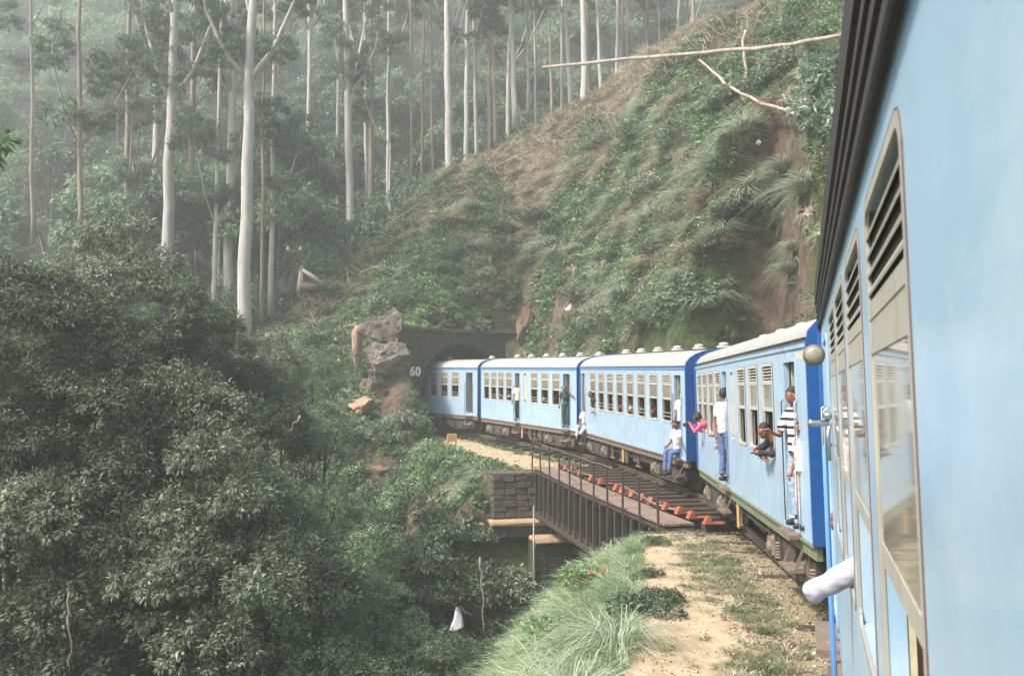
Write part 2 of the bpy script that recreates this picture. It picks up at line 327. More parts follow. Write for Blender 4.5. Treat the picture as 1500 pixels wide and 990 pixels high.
def terrain(X, Y, nz=None):
    sh = np.shape(X); x = np.ravel(X).astype(float); y = np.ravel(Y).astype(float); P = np.stack([x, y], 1)
    nA = fbm(x, y, .11, 3.1); nB = fbm(x, y, .45, 9.7)
    zr = interp(x, RX, RZ) + nA*1.2; yr = interp(x, RX, RY)
    # foot of the hill behind the track
    ybx = [-60, -24, -17, -11, -7, -5.2, 0.3, 4.7, 6.6, 7.7, 8.3, 12, 30]
    yby = [30, 33, 36, 39, 41.5, 45.6, 49.2, 36, 28, 21.5, 12, 4, -10]
    zbx = [-60, -24, -17, -11, -7, -5.2, 0.3, 4.7, 6.6, 7.7, 12, 30]; zbz = [-10, -6, -3.5, -1.2, .4, 6.4, 6.6, 2.6, 1.6, .8, .6, .6]
    yb = interp(x, ybx, yby); zb = interp(x, zbx, zbz)
    t = np.clip((y - yb) / np.maximum(yr - yb, 1), 0, 1)
    bulge = np.sin(np.pi*t) * interp(x, [-20, -4, 6, 14], [.8, .6, 1.6, 1.0])
    nC = fbm(x, y, 1.1, 4.4)
    hill = zb + (zr - zb)*t + bulge*(.6 + nA) + nB*.85 + nC*.3
    hill = np.where(y < yb, zb - (yb - y)*interp(x, [-20, -8, -4, 8], [.55, .75, 1.6, 1.6]) + nB*.4, hill)
    back = zr - (y - yr)*.35
    far = -10 + np.clip(y - 66, 0, 400)*FAR_SLOPE + interp(x, [-80, 0, 80], [4, 5, 22]) + nA*2
    hill = np.where(y > yr, np.maximum(back, far), hill)
    floor_ = -9.5 + nA*1.2 + nB*.3 + np.clip(-x - 8, 0, 40)*.05
    near_w = lambda j: float(np.interp(side[j, 1], [0, 8, 14, 18.5], [3.8, 3.8, 3.4, 2.9]))
    far_w = lambda j: float(np.interp(side[j, 1], [29, 34, 40, 45], [5.2, 5.0, 4.6, 3.6]))
    fn, qn, ln = seg_profile(P, list(range(0, SB0+1)), sz, near_w, 2.4, .95, -.9)
    ff, qf, lf = seg_profile(P, list(range(SB1, len(TRK))), sz, far_w, 2.2, 1.0, -1.0)
    onn = (ln <= 0.001); onf = (lf <= 0.001)
    behind_portal = ((P - PORT_C) @ pu) > 0.0
    ff = np.where(behind_portal, -99, ff)
    form = np.maximum(np.where(qn > -2.4, fn, -99), np.where(qf > -2.2, ff, -99))
    base = np.maximum(hill, floor_)
    # cut the hill back clear of the track bed
    clear_n = np.where(onn & (qn > -2.4) & (qn < 3.7), 1, 0); clear_f = np.where(onf & (qf > -2.2) & (qf < 3.4) & ~behind_portal, 1, 0)
    gap = (~onn) & (~onf)
    z = np.maximum(base, form + nB*.05)
    z = np.where((clear_n + clear_f) > 0, form + nB*.015, z)
    z = np.where(gap & (np.abs(np.minimum(qn, 3)) < 4) & (qn > -3.2) & (y < 31) & (y > 17), np.minimum(z, np.maximum(-3.4 + nB, form)), z)
    return z.reshape(sh)

GX0, GX1, GY0, GY1, GS = -42.0, 34.0, -6.0, 72.0, .34
gx = np.arange(GX0, GX1, GS); gy = np.arange(GY0, GY1, GS)
XX, YY = np.meshgrid(gx, gy); ZZ = terrain(XX, YY)
def T(x, y):
    i = (x - GX0)/GS; j = (y - GY0)/GS
    i0 = int(max(0, min(len(gx)-2, math.floor(i)))); j0 = int(max(0, min(len(gy)-2, math.floor(j)))); a = min(1, max(0, i-i0)); b = min(1, max(0, j-j0))
    return float(ZZ[j0,i0]*(1-a)*(1-b) + ZZ[j0,i0+1]*a*(1-b) + ZZ[j0+1,i0]*(1-a)*b + ZZ[j0+1,i0+1]*a*b)
def hit(px, py, y0=8.0, y1=71.0, st=.2):
    """first point of the ground met by the ray through a pixel of the photograph"""
    d = ray_dir(px, py); y = y0
    while y < y1:
        k = y / d.y; x, z = d.x*k, EYE + d.z*k
        if z <= T(x, y): return Vector((x, y, T(x, y)))
        y += st
    return None
def Tn(x, y, e=.4):
    v = Vector((T(x-e, y)-T(x+e, y), T(x, y-e)-T(x, y+e), 2*e)); return v.normalized()

def ground_material():
    m = bpy.data.materials.new('hillside_soil_and_moss'); m.use_nodes = True; nt = m.node_tree; N = nt.nodes; L = nt.links
    p = N['Principled BSDF']; p.inputs['Roughness'].default_value = .95; p.inputs['Specular IOR Level'].default_value = .15
    tc = N.new('ShaderNodeTexCoord')
    def noise(s, d=8, r=.65):
        n = N.new('ShaderNodeTexNoise'); n.inputs['Scale'].default_value = s; n.inputs['Detail'].default_value = d; n.inputs['Roughness'].default_value = r; L.new(tc.outputs['Object'], n.inputs[0]); return n
    def ramp(src, a, b, ca, cb):
        r = N.new('ShaderNodeValToRGB'); r.color_ramp.elements[0].position = a; r.color_ramp.elements[1].position = b; r.color_ramp.elements[0].color = ca; r.color_ramp.elements[1].color = cb; L.new(src, r.inputs[0]); return r
    soil = ramp(noise(1.6).outputs['Fac'], .35, .65, rgb(72,64,54), rgb(114,102,86))
    moss = ramp(noise(5).outputs['Fac'], .35, .65, rgb(48,58,36), rgb(84,98,58))
    k = ramp(noise(.5).outputs['Fac'], .34, .50, (0,0,0,1), (1,1,1,1))
    mx = N.new('ShaderNodeMixRGB'); L.new(k.outputs[0], mx.inputs[0]); L.new(soil.outputs[0], mx.inputs[1]); L.new(moss.outputs[0], mx.inputs[2])
    ea = N.new('ShaderNodeAttribute'); ea.attribute_name = 'earth'
    red = ramp(noise(2.4).outputs['Fac'], .35, .68, rgb(62,52,46), rgb(114,96,84)); m3 = N.new('ShaderNodeMixRGB'); L.new(ea.outputs['Fac'], m3.inputs[0]); L.new(mx.outputs[0], m3.inputs[1]); L.new(red.outputs[0], m3.inputs[2])
    L.new(m3.outputs[0], p.inputs['Base Color'])
    b = N.new('ShaderNodeBump'); b.inputs['Strength'].default_value = 1; b.inputs['Distance'].default_value = .12; L.new(noise(6, 8, .75).outputs['Fac'], b.inputs['Height']); L.new(b.outputs[0], p.inputs['Normal'])
    return m
M['ground'] = ground_material()

EARTH = [(1150,190,1.5),(1105,215,1.0),(1175,215,1.0),(808,484,2.4),(770,470,1.8),(845,440,1.4),(545,690,1.6),(610,765,1.8),(640,440,1.4),(725,452,1.4),(560,600,1.6),(930,440,.8),(600,745,1.4),(655,800,1.3),(500,420,1.5),(420,455,2.0)]
EARTH_P = [(h.x, h.y, r_) for h, r_ in ((hit(a, b), r_) for a, b, r_ in EARTH) if h is not None]
def earth(x, y, n2):
    e = np.zeros(np.shape(x))
    for a, b, r_ in EARTH_P: e = np.maximum(e, 1.35 - np.hypot(x-a, y-b)/r_ + n2*.9)
    return np.clip(e, 0, 1)
def build_ground():
    nx, ny = len(gx), len(gy)
    vs = np.stack([XX.ravel(), YY.ravel(), ZZ.ravel()], 1)
    ii, jj = np.meshgrid(np.arange(nx-1), np.arange(ny-1)); a = (jj*nx+ii).ravel()
    q = np.stack([a, a+1, a+nx+1, a+nx], 1)
    # leave the tunnel mouth open: no ground faces across it
    cen = vs[q].mean(1); zmax = vs[q][:, :, 2].max(1); zmin = vs[q][:, :, 2].min(1)
    d = cen[:, :2] - PORT_C; lat = d @ pn; lon = d @ pu
    kill = (np.abs(lat) < 3.0) & (lon > -1.3) & (lon < .7) & (zmax - zmin > .8)
    q = q[~kill]
    me = bpy.data.meshes.new('ground'); me.vertices.add(len(vs)); me.vertices.foreach_set('co', vs.ravel())
    me.loops.add(q.size); me.loops.foreach_set('vertex_index', q.ravel())
    me.polygons.add(len(q)); me.polygons.foreach_set('loop_start', np.arange(0, q.size, 4)); me.polygons.foreach_set('use_smooth', np.ones(len(q), bool))
    me.update(calc_edges=True); me.materials.append(M['ground'])
    ev = earth(XX, YY, fbm(XX, YY, .7, 8.8)).ravel(); ea = me.attributes.new('earth', 'FLOAT', 'POINT'); ea.data.foreach_set('value', ev.astype(np.float32))
    tag(link('ground', me), 'steep brown and green hillside, valley and embankment ground', kind='structure')
    # the wooded mountain beyond, as a coarser sheet that goes on to the sides and behind
    xs = np.linspace(-330, 330, 90); ys = np.concatenate([np.linspace(-160, -6, 20), np.linspace(-5, 71, 20), np.linspace(72, 330, 60)])
    X2, Y2 = np.meshgrid(xs, ys); Z2 = -10 + np.clip(Y2 - 66, 0, 95)*FAR_SLOPE + np.interp(X2, [-80, 0, 80, 200], [4, 5, 22, 60]) - 1.2
    Z2 = np.where(Y2 < 66, np.where(X2 < 0, -13 + np.clip(-X2 - 60, 0, 300)*.3, np.interp(X2, [0, 14, 34, 200], [-13, -13, 22, 80])), Z2)
    Z2 -= np.where((Y2 > -8) & (Y2 < 74) & (X2 > -44) & (X2 < 36), 7, 0)
    mb = MB(); mb.v = [tuple(p) for p in np.stack([X2.ravel(), Y2.ravel(), Z2.ravel()], 1)]; n2 = len(xs)
    for j in range(len(ys)-1):
        for i in range(n2-1): mb.f.append((j*n2+i, j*n2+i+1, (j+1)*n2+i+1, (j+1)*n2+i)); mb.sm.append(True)
    tag(mb.build('mountain_terrain', M['ground']), 'wooded mountain side rising behind the ridge', kind='structure')
build_ground()

# ------------------------------------------------------------------ path, track bed, rails and sleepers
def strip(name, lo, hi, idx, dz, m, label, amp=.12, sub=6, crown=0.0):
    """sheet that follows the track between two offsets (positive = valley side)"""
    mb = MB(); n = 0
    for c, j in enumerate(idx):
        for k in range(sub+1):
            f = k/sub; q = lo(j)*(1-f) + hi(j)*f
            q += amp*(mnoise.noise((j*.35, f*3, 7.7)) + .7*mnoise.noise((j*1.3, f*9, 2.7))) * (1 if k in (0, sub) else .3)
            p = TRK[j] + left[j]*q
            g_ = T(p[0], p[1]) if ((p-PORT_C) @ pu) < -1.2 else sz[j]-.33
            mb.v.append((p[0], p[1], g_ + dz + crown*math.sin(math.pi*f) + .02*mnoise.noise((p[0]*3, p[1]*3, 1))))
    for c in range(len(idx)-1):
        for k in range(sub):
            a = c*(sub+1)+k; mb.f.append((a, a+1, a+sub+2, a+sub+1)); mb.sm.append(True)
    o = mb.build(name, m); tag(o, label, kind='structure'); return o
M['path'] = mat('trodden_sandy_earth', rgb(142,124,100), .95, col2=rgb(180,162,136), scale=2.6, bump=.8, bscale=26, spec=.15, dirt_or_reflection=(rgb(120,118,80), .6, 1.0))
M['ballast'] = mat('dirty_ballast_earth', rgb(112,104,82), .95, col2=rgb(156,142,116), scale=9, bump=1, bscale=34, spec=.15, dirt_or_reflection=(rgb(76,84,50), .7, 1.3))
near = list(range(0, SB0+1)); farr = [j for j in range(SB1, len(TRK)) if ((TRK[j]-PORT_C) @ pu) < 6]
strip('dirt_path', lambda j: 2.1 - max(0, (side[j,1]-9)*.03), lambda j: 3.65 - max(0, (side[j,1]-9)*.07), near, .03, M['path'], 'pale sandy footpath worn beside the track', .22)
strip('track_bed', lambda j: -2.0, lambda j: 2.4 - max(0, (side[j,1]-9)*.03), near, .02, M['ballast'], 'earthy track bed under the front coaches', .2)
strip('dirt_clearing', lambda j: 1.9, lambda j: 4.6 - max(0, (side[j,1]-36)*.16), [j for j in farr if ((TRK[j]-PORT_C) @ pu) < -1], .03, M['path'], 'bare sandy ground between bridge and tunnel', .3)
strip('track_bed', lambda j: -1.9, lambda j: 2.0, farr, .015, M['ballast'], 'earthy track bed leading into the tunnel', .1)

def yaw(v): return math.atan2(v[1], v[0])
track = empty('railway_track', (float(TRK[0][0]), float(TRK[0][1]), 0)); tag(track, 'rusty curved railway track on wooden sleepers under the train', 'railway track')
def rel(o, p): return (p[0]-o.location.x, p[1]-o.location.y, p[2]-o.location.z)
for off in (.8, -.8):
    pts = [rel(track, (*(TRK[j]+left[j]*off), sz[j]-.07)) for j in range(len(TRK))]
    mb = MB()
    for (w, z0, z1) in ((.035, 0, .07), (.012, -.07, 0), (.065, -.085, -.07)):
        n0 = len(mb.v)
        for j, p in enumerate(pts):
            l = left[j]
            for s_, z_ in ((-w, z0), (w, z0), (w, z1), (-w, z1)): mb.v.append((p[0]+l[0]*s_, p[1]+l[1]*s_, p[2]+z_))
        for j in range(len(pts)-1):
            for k in range(4): mb.f.append((n0+j*4+k, n0+j*4+(k+1)%4, n0+(j+1)*4+(k+1)%4, n0+(j+1)*4+k)); mb.sm.append(False)
    mb.build('rail', M['wheel'], track)
rs = random.Random(3)
sl = MB().bevbox(-.13, .13, -1.4, 1.4, -.14, 0, .015, .008, rs).mesh('sleeper', M['sleeper'])
acc = 0
for j in range(8, len(TRK)-8):
    acc += np.linalg.norm(TRK[j]-TRK[j-1])
    if acc > .68 and not (SB0 - 1 < j < SB1 + 1):
        acc = 0
        if j < SB0 and rs.random() < .5: continue
        link('sleeper', sl, track, rel(track, (TRK[j][0], TRK[j][1], sz[j]-(.31 if j < SB0 else .17))), (rs.uniform(-.01,.01), 0, yaw(tang[j]) + rs.uniform(-.02,.02)))

# ------------------------------------------------------------------ the bridge
BA = np.array([3.3, 18.6]); BB = np.array([.62, 29.6]); BL = float(np.linalg.norm(BB-BA))
bu = (BB-BA)/BL; byaw = math.atan2(bu[1], bu[0])
bridge = empty('railway_bridge', (BA[0], BA[1], 0), byaw); tag(bridge, 'iron railway viaduct with plank walkway, railing and orange painted sleeper brackets', 'bridge')
# local axes: x along, y = left; right side (towards the train) is negative y ; rises with the track
bz = lambda x: -.14 + .28*(x/BL)**1.5
bridge_rs = random.Random(11)
npl = int((BL+.2)/.3)
for k in range(6):      # walkway boards run lengthwise: six boards side by side, in bays
    for s_ in range(5):
        x0 = s_*BL/5; x1 = (s_+1)*BL/5-.015; y1 = -.06-k*.125; y0 = y1-.112
        mb = MB(); j = .012
        z0, z1 = bz(x0)+bridge_rs.uniform(-j, j), bz(x1)+bridge_rs.uniform(-j, j)
        mb.add([(x0,y0,z0-.05),(x1,y0,z1-.05),(x1,y1,z1-.05),(x0,y1,z0-.05),(x0,y0,z0),(x1,y0,z1),(x1,y1,z1),(x0,y1,z0)],[(3,2,1,0),(4,5,6,7),(0,1,5,4),(1,2,6,5),(2,3,7,6),(3,0,4,7)])
        mb.build('plank', M['timber'], bridge)
post = MB().bar((0,0,-.45),(0,0,.92), .045, .045).bar((0,-.02,-.3),(0,-.5,-.12), .05).mesh('railing_post', M['steel'])
for k in range(11):
    x = .12 + (BL-.3)*(1-(1-k/10)**1.0)
    link('railing_post', post, bridge, (x, .02, bz(x)), (rs.uniform(-.03,.03), rs.uniform(-.03,.03), 0))
for h in (.94, .5):
    pts = [(x, .03 + (.03*math.sin(x*3)), bz(x)+h - (.05*math.sin(x*2.2) if h < .6 else 0)) for x in np.linspace(3.0 if h > .6 else 4.6, BL-.1, 14)]
    MB().tube(pts, .012, 6).build('railing_pipe', M['pipe'], bridge)
MB().tube([(BL*.34, -.5, bz(3)+.42), (BL*.2,-.8,bz(3)+.1), (BL*.12, -1.05, bz(1)+.05)], .022, 6).build('railing_pipe', M['pipe'], bridge)
bsl = MB().bevbox(-.12, .12, -4.3, -.92, -.2, 0, .015, .008, rs).mesh('bridge_sleeper', M['sleeper'])
brk = MB()
brk.add([(-.09,-1.02,0),(.09,-1.02,0),(.09,-.84,0),(-.09,-.84,0),(-.09,-1.0,.16),(.09,-1.0,.16),(.09,-.93,.17),(-.09,-.93,.17)],[(3,2,1,0),(4,5,6,7),(0,1,5,4),(1,2,6,5),(2,3,7,6),(3,0,4,7)])
brk.box(-.11,.11,-1.3,-1.0,.004,.03)
brkm = brk.mesh('sleeper_bracket', M['orange'])
for k in range(17):
    x = -.2 + (BL)*k/16.5
    s_ = link('sleeper', bsl, bridge, (x, 0, bz(max(0,x))+.03), (0, 0, rs.uniform(-.02,.02)))
    if k not in (12, 9): link('orange_bracket', brkm, s_, (rs.uniform(-.03,.03), rs.uniform(-.03,.03), .003), (0, 0, rs.uniform(-.35,.35)))
# plate girder: chords, leaning stiffeners and the dark web behind
def beam(name, y, z, w, h, m):
    mb = MB()
    for a, b in ((0, BL/2), (BL/2, BL)): mb.bar((a, y, bz(a)+z), (b, y, bz(b)+z), w, h)
    mb.build(name, m, bridge)
beam('top_chord', -.45, -.16, .7, .1, M['steel']); beam('bottom_chord', -.2, -1.62, .42, .12, M['steel'])
beam('top_chord', -2.9, -.26, .4, .1, M['steel']); beam('bottom_chord', -2.9, -1.6, .4, .12, M['steel'])
beam('web_plate', -.62, -.9, .03, 1.35, M['under']); beam('web_plate', -2.9, -.9, .03, 1.3, M['under'])
st = MB().bar((0,-.08,-1.56),(0,-.08,-.21), .075, .1).bar((0,-.3,-1.5),(0,-.3,-.22), .22, .03).mesh('stiffener', M['steel'])
for k in range(20):
    x = .25 + (BL-.5)*k/19
    link('stiffener', st, bridge, (x, 0, bz(x)))
for k in range(7):
    x = .3 + (BL-.6)*k/6
    MB().bar((x,-.6,bz(x)-.5),(x,-2.9,bz(x)-.5), .1).bar((x,-.6,bz(x)-1.5),(x+.6,-2.9,bz(x)-.45), .07).build('cross_brace', M['steel'], bridge)

# ------------------------------------------------------------------ stone abutment at the far end, stepped ledges and pier below
def stone_face(parent, w, h, ch, depth, m, seed, x0=0, z0=0, rough=.03):
    """courses of separate stones filling x0..x0+w by z0..z0+h on the face at y = 0 (looking along +y); each stone an object"""
    r = random.Random(seed); z = z0; row = 0
    bank = [MB().bevbox(-.5,.5,0,1,-.5,.5, .06, .035, r).mesh('stone', m) for _ in range(7)]
    while z < z0 + h - .05:
        hh = min(ch*r.uniform(.85,1.2), z0+h-z); x = x0 - (0 if row % 2 else .0)
        while x < x0 + w - .02:
            ww = min(r.uniform(.28,.5), x0+w-x)
            if x0+w-x-ww < .14: ww = x0+w-x
            o = link('stone', r.choice(bank), parent, (x+ww/2, r.uniform(-rough, rough*.4), z+hh/2), (0,0,r.uniform(-.03,.03)))
            o.scale = (ww-.018, depth, hh-.018); x += ww
        z += hh; row += 1
abl = np.array([-.75, 29.1]); abr = np.array([1.35, 29.55]); ad = abr-abl; AW = 4.4
abut = empty('stone_abutment', (abl[0], abl[1], -1.62), math.atan2(ad[1], ad[0])); tag(abut, 'dark coursed stone abutment with sandy ledge at far end of bridge', 'abutment')
stone_face(abut, 2.3, 1.58, .21, .35, M['stone'], 5)
MB().box(-.02, 5.2, .3, 3.0, -5.5, 1.55).box(2.32, 5.2, .04, .3, -5.5, 1.5).build('core', M['stone'], abut)
wing = MB()
for k in range(6):
    zz = k*.255
    wing.bevbox(-.02,.33,.02+.02*k, 2.4, zz, zz+.24, .04, .015, rs)
wing.build('side_wall', M['stone'], abut)
MB().bevbox(-.15, 2.3, -.55, .34, -.2, -.03, .04, .02, rs).build('ledge', M['ledge'], abut)
MB().bevbox(-.1, 2.2, -.4, .32, -.62, -.22, .03, .015, rs).build('corbel', M['stone'], abut)
MB().bevbox(1.15, 4.2, -1.6, -.56, -.66, -.5, .04, .02, rs).build('ledge', M['ledge'], abut)
lower = empty('bridge_pier', (abl[0], abl[1], -6.9), math.atan2(ad[1], ad[0])); tag(lower, 'tall shadowed masonry pier under the ledge, overgrown at its left', 'pier')
MB().box(1.2, 4.15, -1.35, .3, -3.5, 4.6).build('core', M['stone_red'], lower)
pst = empty
stone_parent = lower
def low_stones():
    r = random.Random(9); bank = [MB().bevbox(-.5,.5,0,1,-.5,.5, .05, .03, r).mesh('stone', M['stone_red']) for _ in range(5)]
    z = 0.
    while z < 4.55:
        x = 1.15
        while x < 4.1:
            ww = min(r.uniform(.4,.7), 4.15-x); o = link('stone', r.choice(bank), lower, (x+ww/2, -1.45, z+.2)); o.scale = (ww-.02, .3, .36); x += ww
        z += .38
low_stones()
MB().tube([(1.12,-1.5,5.9),(1.1,-1.52,2.5),(1.14,-1.5,-2)], .03, 6).build('drain_pipe', M['pipe'], lower)

# ------------------------------------------------------------------ tunnel portal
portal = empty('tunnel_portal', (PORT_C[0], PORT_C[1], .75), math.atan2(-pn[1], -pn[0])); tag(portal, 'dark mossy stone tunnel portal with round arch and grassy top', 'tunnel portal')
# local: x = to the right along the wall, y = into the hill, z up
AR, SPR = 2.75, 2.05     # arch radius, springing height
def portal_build():
    th = .55; r = random.Random(4)
    # spandrel and jamb wall as one solid with the arch cut out
    xs_l, xs_r, top = -4.3, 5.4, 5.35
    n = 22; arc = [(-(AR+.4)*math.cos(math.pi*k/n), SPR + (AR+.4)*math.sin(math.pi*k/n)) for k in range(n+1)]
    inner = [(-(AR+.4), -1.2)] + arc + [(AR+.4, -1.2)]
    def outer(p):
        x, z = p
        if z <= SPR: return (xs_l if x < 0 else xs_r, z)
        d = Vector((x, z-SPR)); d.normalize(); k = 99
        if d.y > 1e-4: k = min(k, (top-SPR)/d.y)
        if d.x > 1e-4: k = min(k, xs_r/d.x)
        if d.x < -1e-4: k = min(k, xs_l/d.x)
        return (d.x*k, SPR + d.y*k)
    mb = MB(); m_ = len(inner)
    for y in (0, th):
        for p in inner: mb.v.append((p[0], y, p[1]))
        for p in inner: q = outer(p); mb.v.append((q[0], y, q[1]))
    for i in range(m_-1):
        mb.f.append((i, i+1, m_+i+1, m_+i)); mb.f.append((2*m_+i+1, 2*m_+i, 3*m_+i, 3*m_+i+1)); mb.f.append((m_+i, m_+i+1, 3*m_+i+1, 3*m_+i)); mb.f.append((i+1, i, 2*m_+i, 2*m_+i+1)); mb.sm += [False]*4
    mb.box(xs_l, xs_r, .56, 1.4, 4.95, 5.3)
    mb.build('headwall', M['stone_red'], portal)
    # ring of voussoirs and jamb stones
    for k in range(19):
        a0 = math.pi*k/19+.008; a1 = math.pi*(k+1)/19-.008; v = []
        for y in (-.05-.02*r.random(), th+.02):
            for a, rr in ((a0, AR), (a1, AR), (a1, AR+.42), (a0, AR+.42)): v.append((-rr*math.cos(a), y, SPR+rr*math.sin(a)))
        MB().add(v, [(0,1,2,3),(7,6,5,4),(1,0,4,5),(2,1,5,6),(3,2,6,7),(0,3,7,4)]).build('voussoir', M['stone_red'], portal)
    for sx in (-1, 1):
        for k in range(7):
            z0 = -1.2 + k*.42; x0, x1 = sorted((sx*AR, sx*(AR+.42)))
            MB().bevbox(x0, x1, -.05-.02*r.random(), th+.02, z0, z0+.405, .03, .01, r).build('jamb_stone', M['stone_red'], portal)
    # coping course, proud of the wall
    x = xs_l
    while x < xs_r-.1:
        w = min(r.uniform(.5,.8), xs_r-x); MB().bevbox(x, x+w-.015, -.12, .6, 5.36, 5.58, .03, .015, r).build('coping_stone', M['stone_red'], portal); x += w
    # courses of dark stones on the wall face above and beside the arch
    bank = [MB().bevbox(-.5,.5,0,1,-.5,.5, .05, .03, r).mesh('stone', M['stone_red']) for _ in range(6)]
    z = -1.2
    while z < 5.3:
        x = xs_l + r.uniform(0,.2)
        while x < xs_r-.2:
            w = r.uniform(.45,.8)
            c = Vector((x+w/2, z+.19-SPR)); inside = (c.length < AR+.42+w*.55) if c.y > 0 else abs(c.x) < AR+.42+w*.5
            if not inside and x+w < xs_r: o = link('stone', r.choice(bank), portal, (x+w/2, -.03-.02*r.random(), z+.19)); o.scale = (w-.02,.2,.36)
            x += w
        z += .385
    # the bore: a sooty barrel going back into the hill along the curve
    mb = MB(); n = 14
    for s_ in range(9):
        y = th + s_*2.2; cx = -.03*(s_*2.2)**1.5*.35
        for k in range(n+1):
            a = math.pi*k/n; mb.v.append((cx-AR*math.cos(a), y, SPR+AR*math.sin(a)))
        mb.v.append((cx+AR, y, -1.4)); mb.v.append((cx-AR, y, -1.4))
    c = n+3
    for s_ in range(8):
        for k in range(c): mb.f.append((s_*c+k, s_*c+(k+1)%c, (s_+1)*c+(k+1)%c, (s_+1)*c+k)); mb.sm.append(True)
    mb.f.append(tuple(8*c+k for k in range(c))); mb.sm.append(False)
    mb.build('bore_lining', M['black'], portal)
portal_build()
def text_mesh(s, size, m, name, ext=.006):
    cu = bpy.data.curves.new(name, 'FONT'); cu.body = s; cu.size = size; cu.extrude = ext; cu.align_x = 'CENTER'; cu.align_y = 'CENTER'; cu.offset = size*.02
    t = bpy.data.objects.new(name, cu); COL.objects.link(t); dg = bpy.context.evaluated_depsgraph_get()
    me = bpy.data.meshes.new_from_object(t.evaluated_get(dg)); bpy.data.objects.remove(t); bpy.data.curves.remove(cu)
    me.materials.clear(); me.materials.append(m); me.name = name; return me
num = empty('tunnel_number', (0,0,0)); tag(num, 'white tunnel number painted in big digits left of the arch', 'sign')
num.matrix_world = portal.matrix_basis @ Matrix.Translation((-3.22, -.2, 3.15))
for dx, ch in ((-.18,'6'), (.17,'0')):
    link('digit', text_mesh(ch, .68, M['white'], 'digit', .02), num, (dx, 0, 0), (math.pi/2, 0, 0))
    MB().box(dx-.16, dx+.16, .03, .05, -.28, .28).build('backing_patch', M['box'], num)
mk = at(659, 642, 41); mk.z = T(mk.x, mk.y)
ms = empty('trackside_marker', mk, .4); tag(ms, 'small orange trackside marker board beside the tunnel mouth', 'marker')
MB().bevbox(-.26,.26,-.03,.03,.12,.5,.02).build('board', M['tan'], ms); MB().bar((-.2,0,-.1),(-.2,0,.2),.05).bar((.2,0,-.1),(.2,0,.2),.05).build('stake', M['timber'], ms)

# ------------------------------------------------------------------ the train
BZ, GZ, CW = .95, 3.40, 2.8        # bottom of body, gutter, width
WZ0, WZ1 = BZ+.96, BZ+2.27
def frame_ring(mb, w, h, b, y0, y1, r=.07):
    """rounded rectangular ring, w x h outside, band b, between depths y0..y1"""
    def ring(w, h, r):
        pts = []
        for cx, cz, a0 in ((w/2-r, h/2-r, 0), (-w/2+r, h/2-r, 90), (-w/2+r, -h/2+r, 180), (w/2-r, -h/2+r, 270)):
            for k in range(4): a = R(a0+k*30); pts.append((cx+r*math.cos(a), cz+r*math.sin(a)))
        return pts
    o = ring(w, h, r); i = ring(w-2*b, h-2*b, max(.01, r-b*.6)); n = len(o); v = []
    for y, ps in ((y1, o), (y1, i), (y0, o), (y0, i)): v += [(p[0], y, p[1]) for p in ps]
    f = []
    for k in range(n):
        j = (k+1) % n; f += [(k, j, n+j, n+k), (2*n+k, 2*n+j, j, k), (n+k, n+j, 3*n+j, 3*n+k), (3*n+k, 3*n+j, 2*n+j, 2*n+k)]
    mb.add(v, f); return mb
_wc = {}
M['dust_and_reflection_glass'] = M['glass'].copy(); M['dust_and_reflection_glass'].name = 'dusty_glass_painted_reflection'  # thicker cream film: dust plus a creamy reflection painted into the pane
for n_ in M['dust_and_reflection_glass'].node_tree.nodes:
    if n_.type == 'MAP_RANGE': n_.inputs[3].default_value = .45; n_.inputs[4].default_value = .75
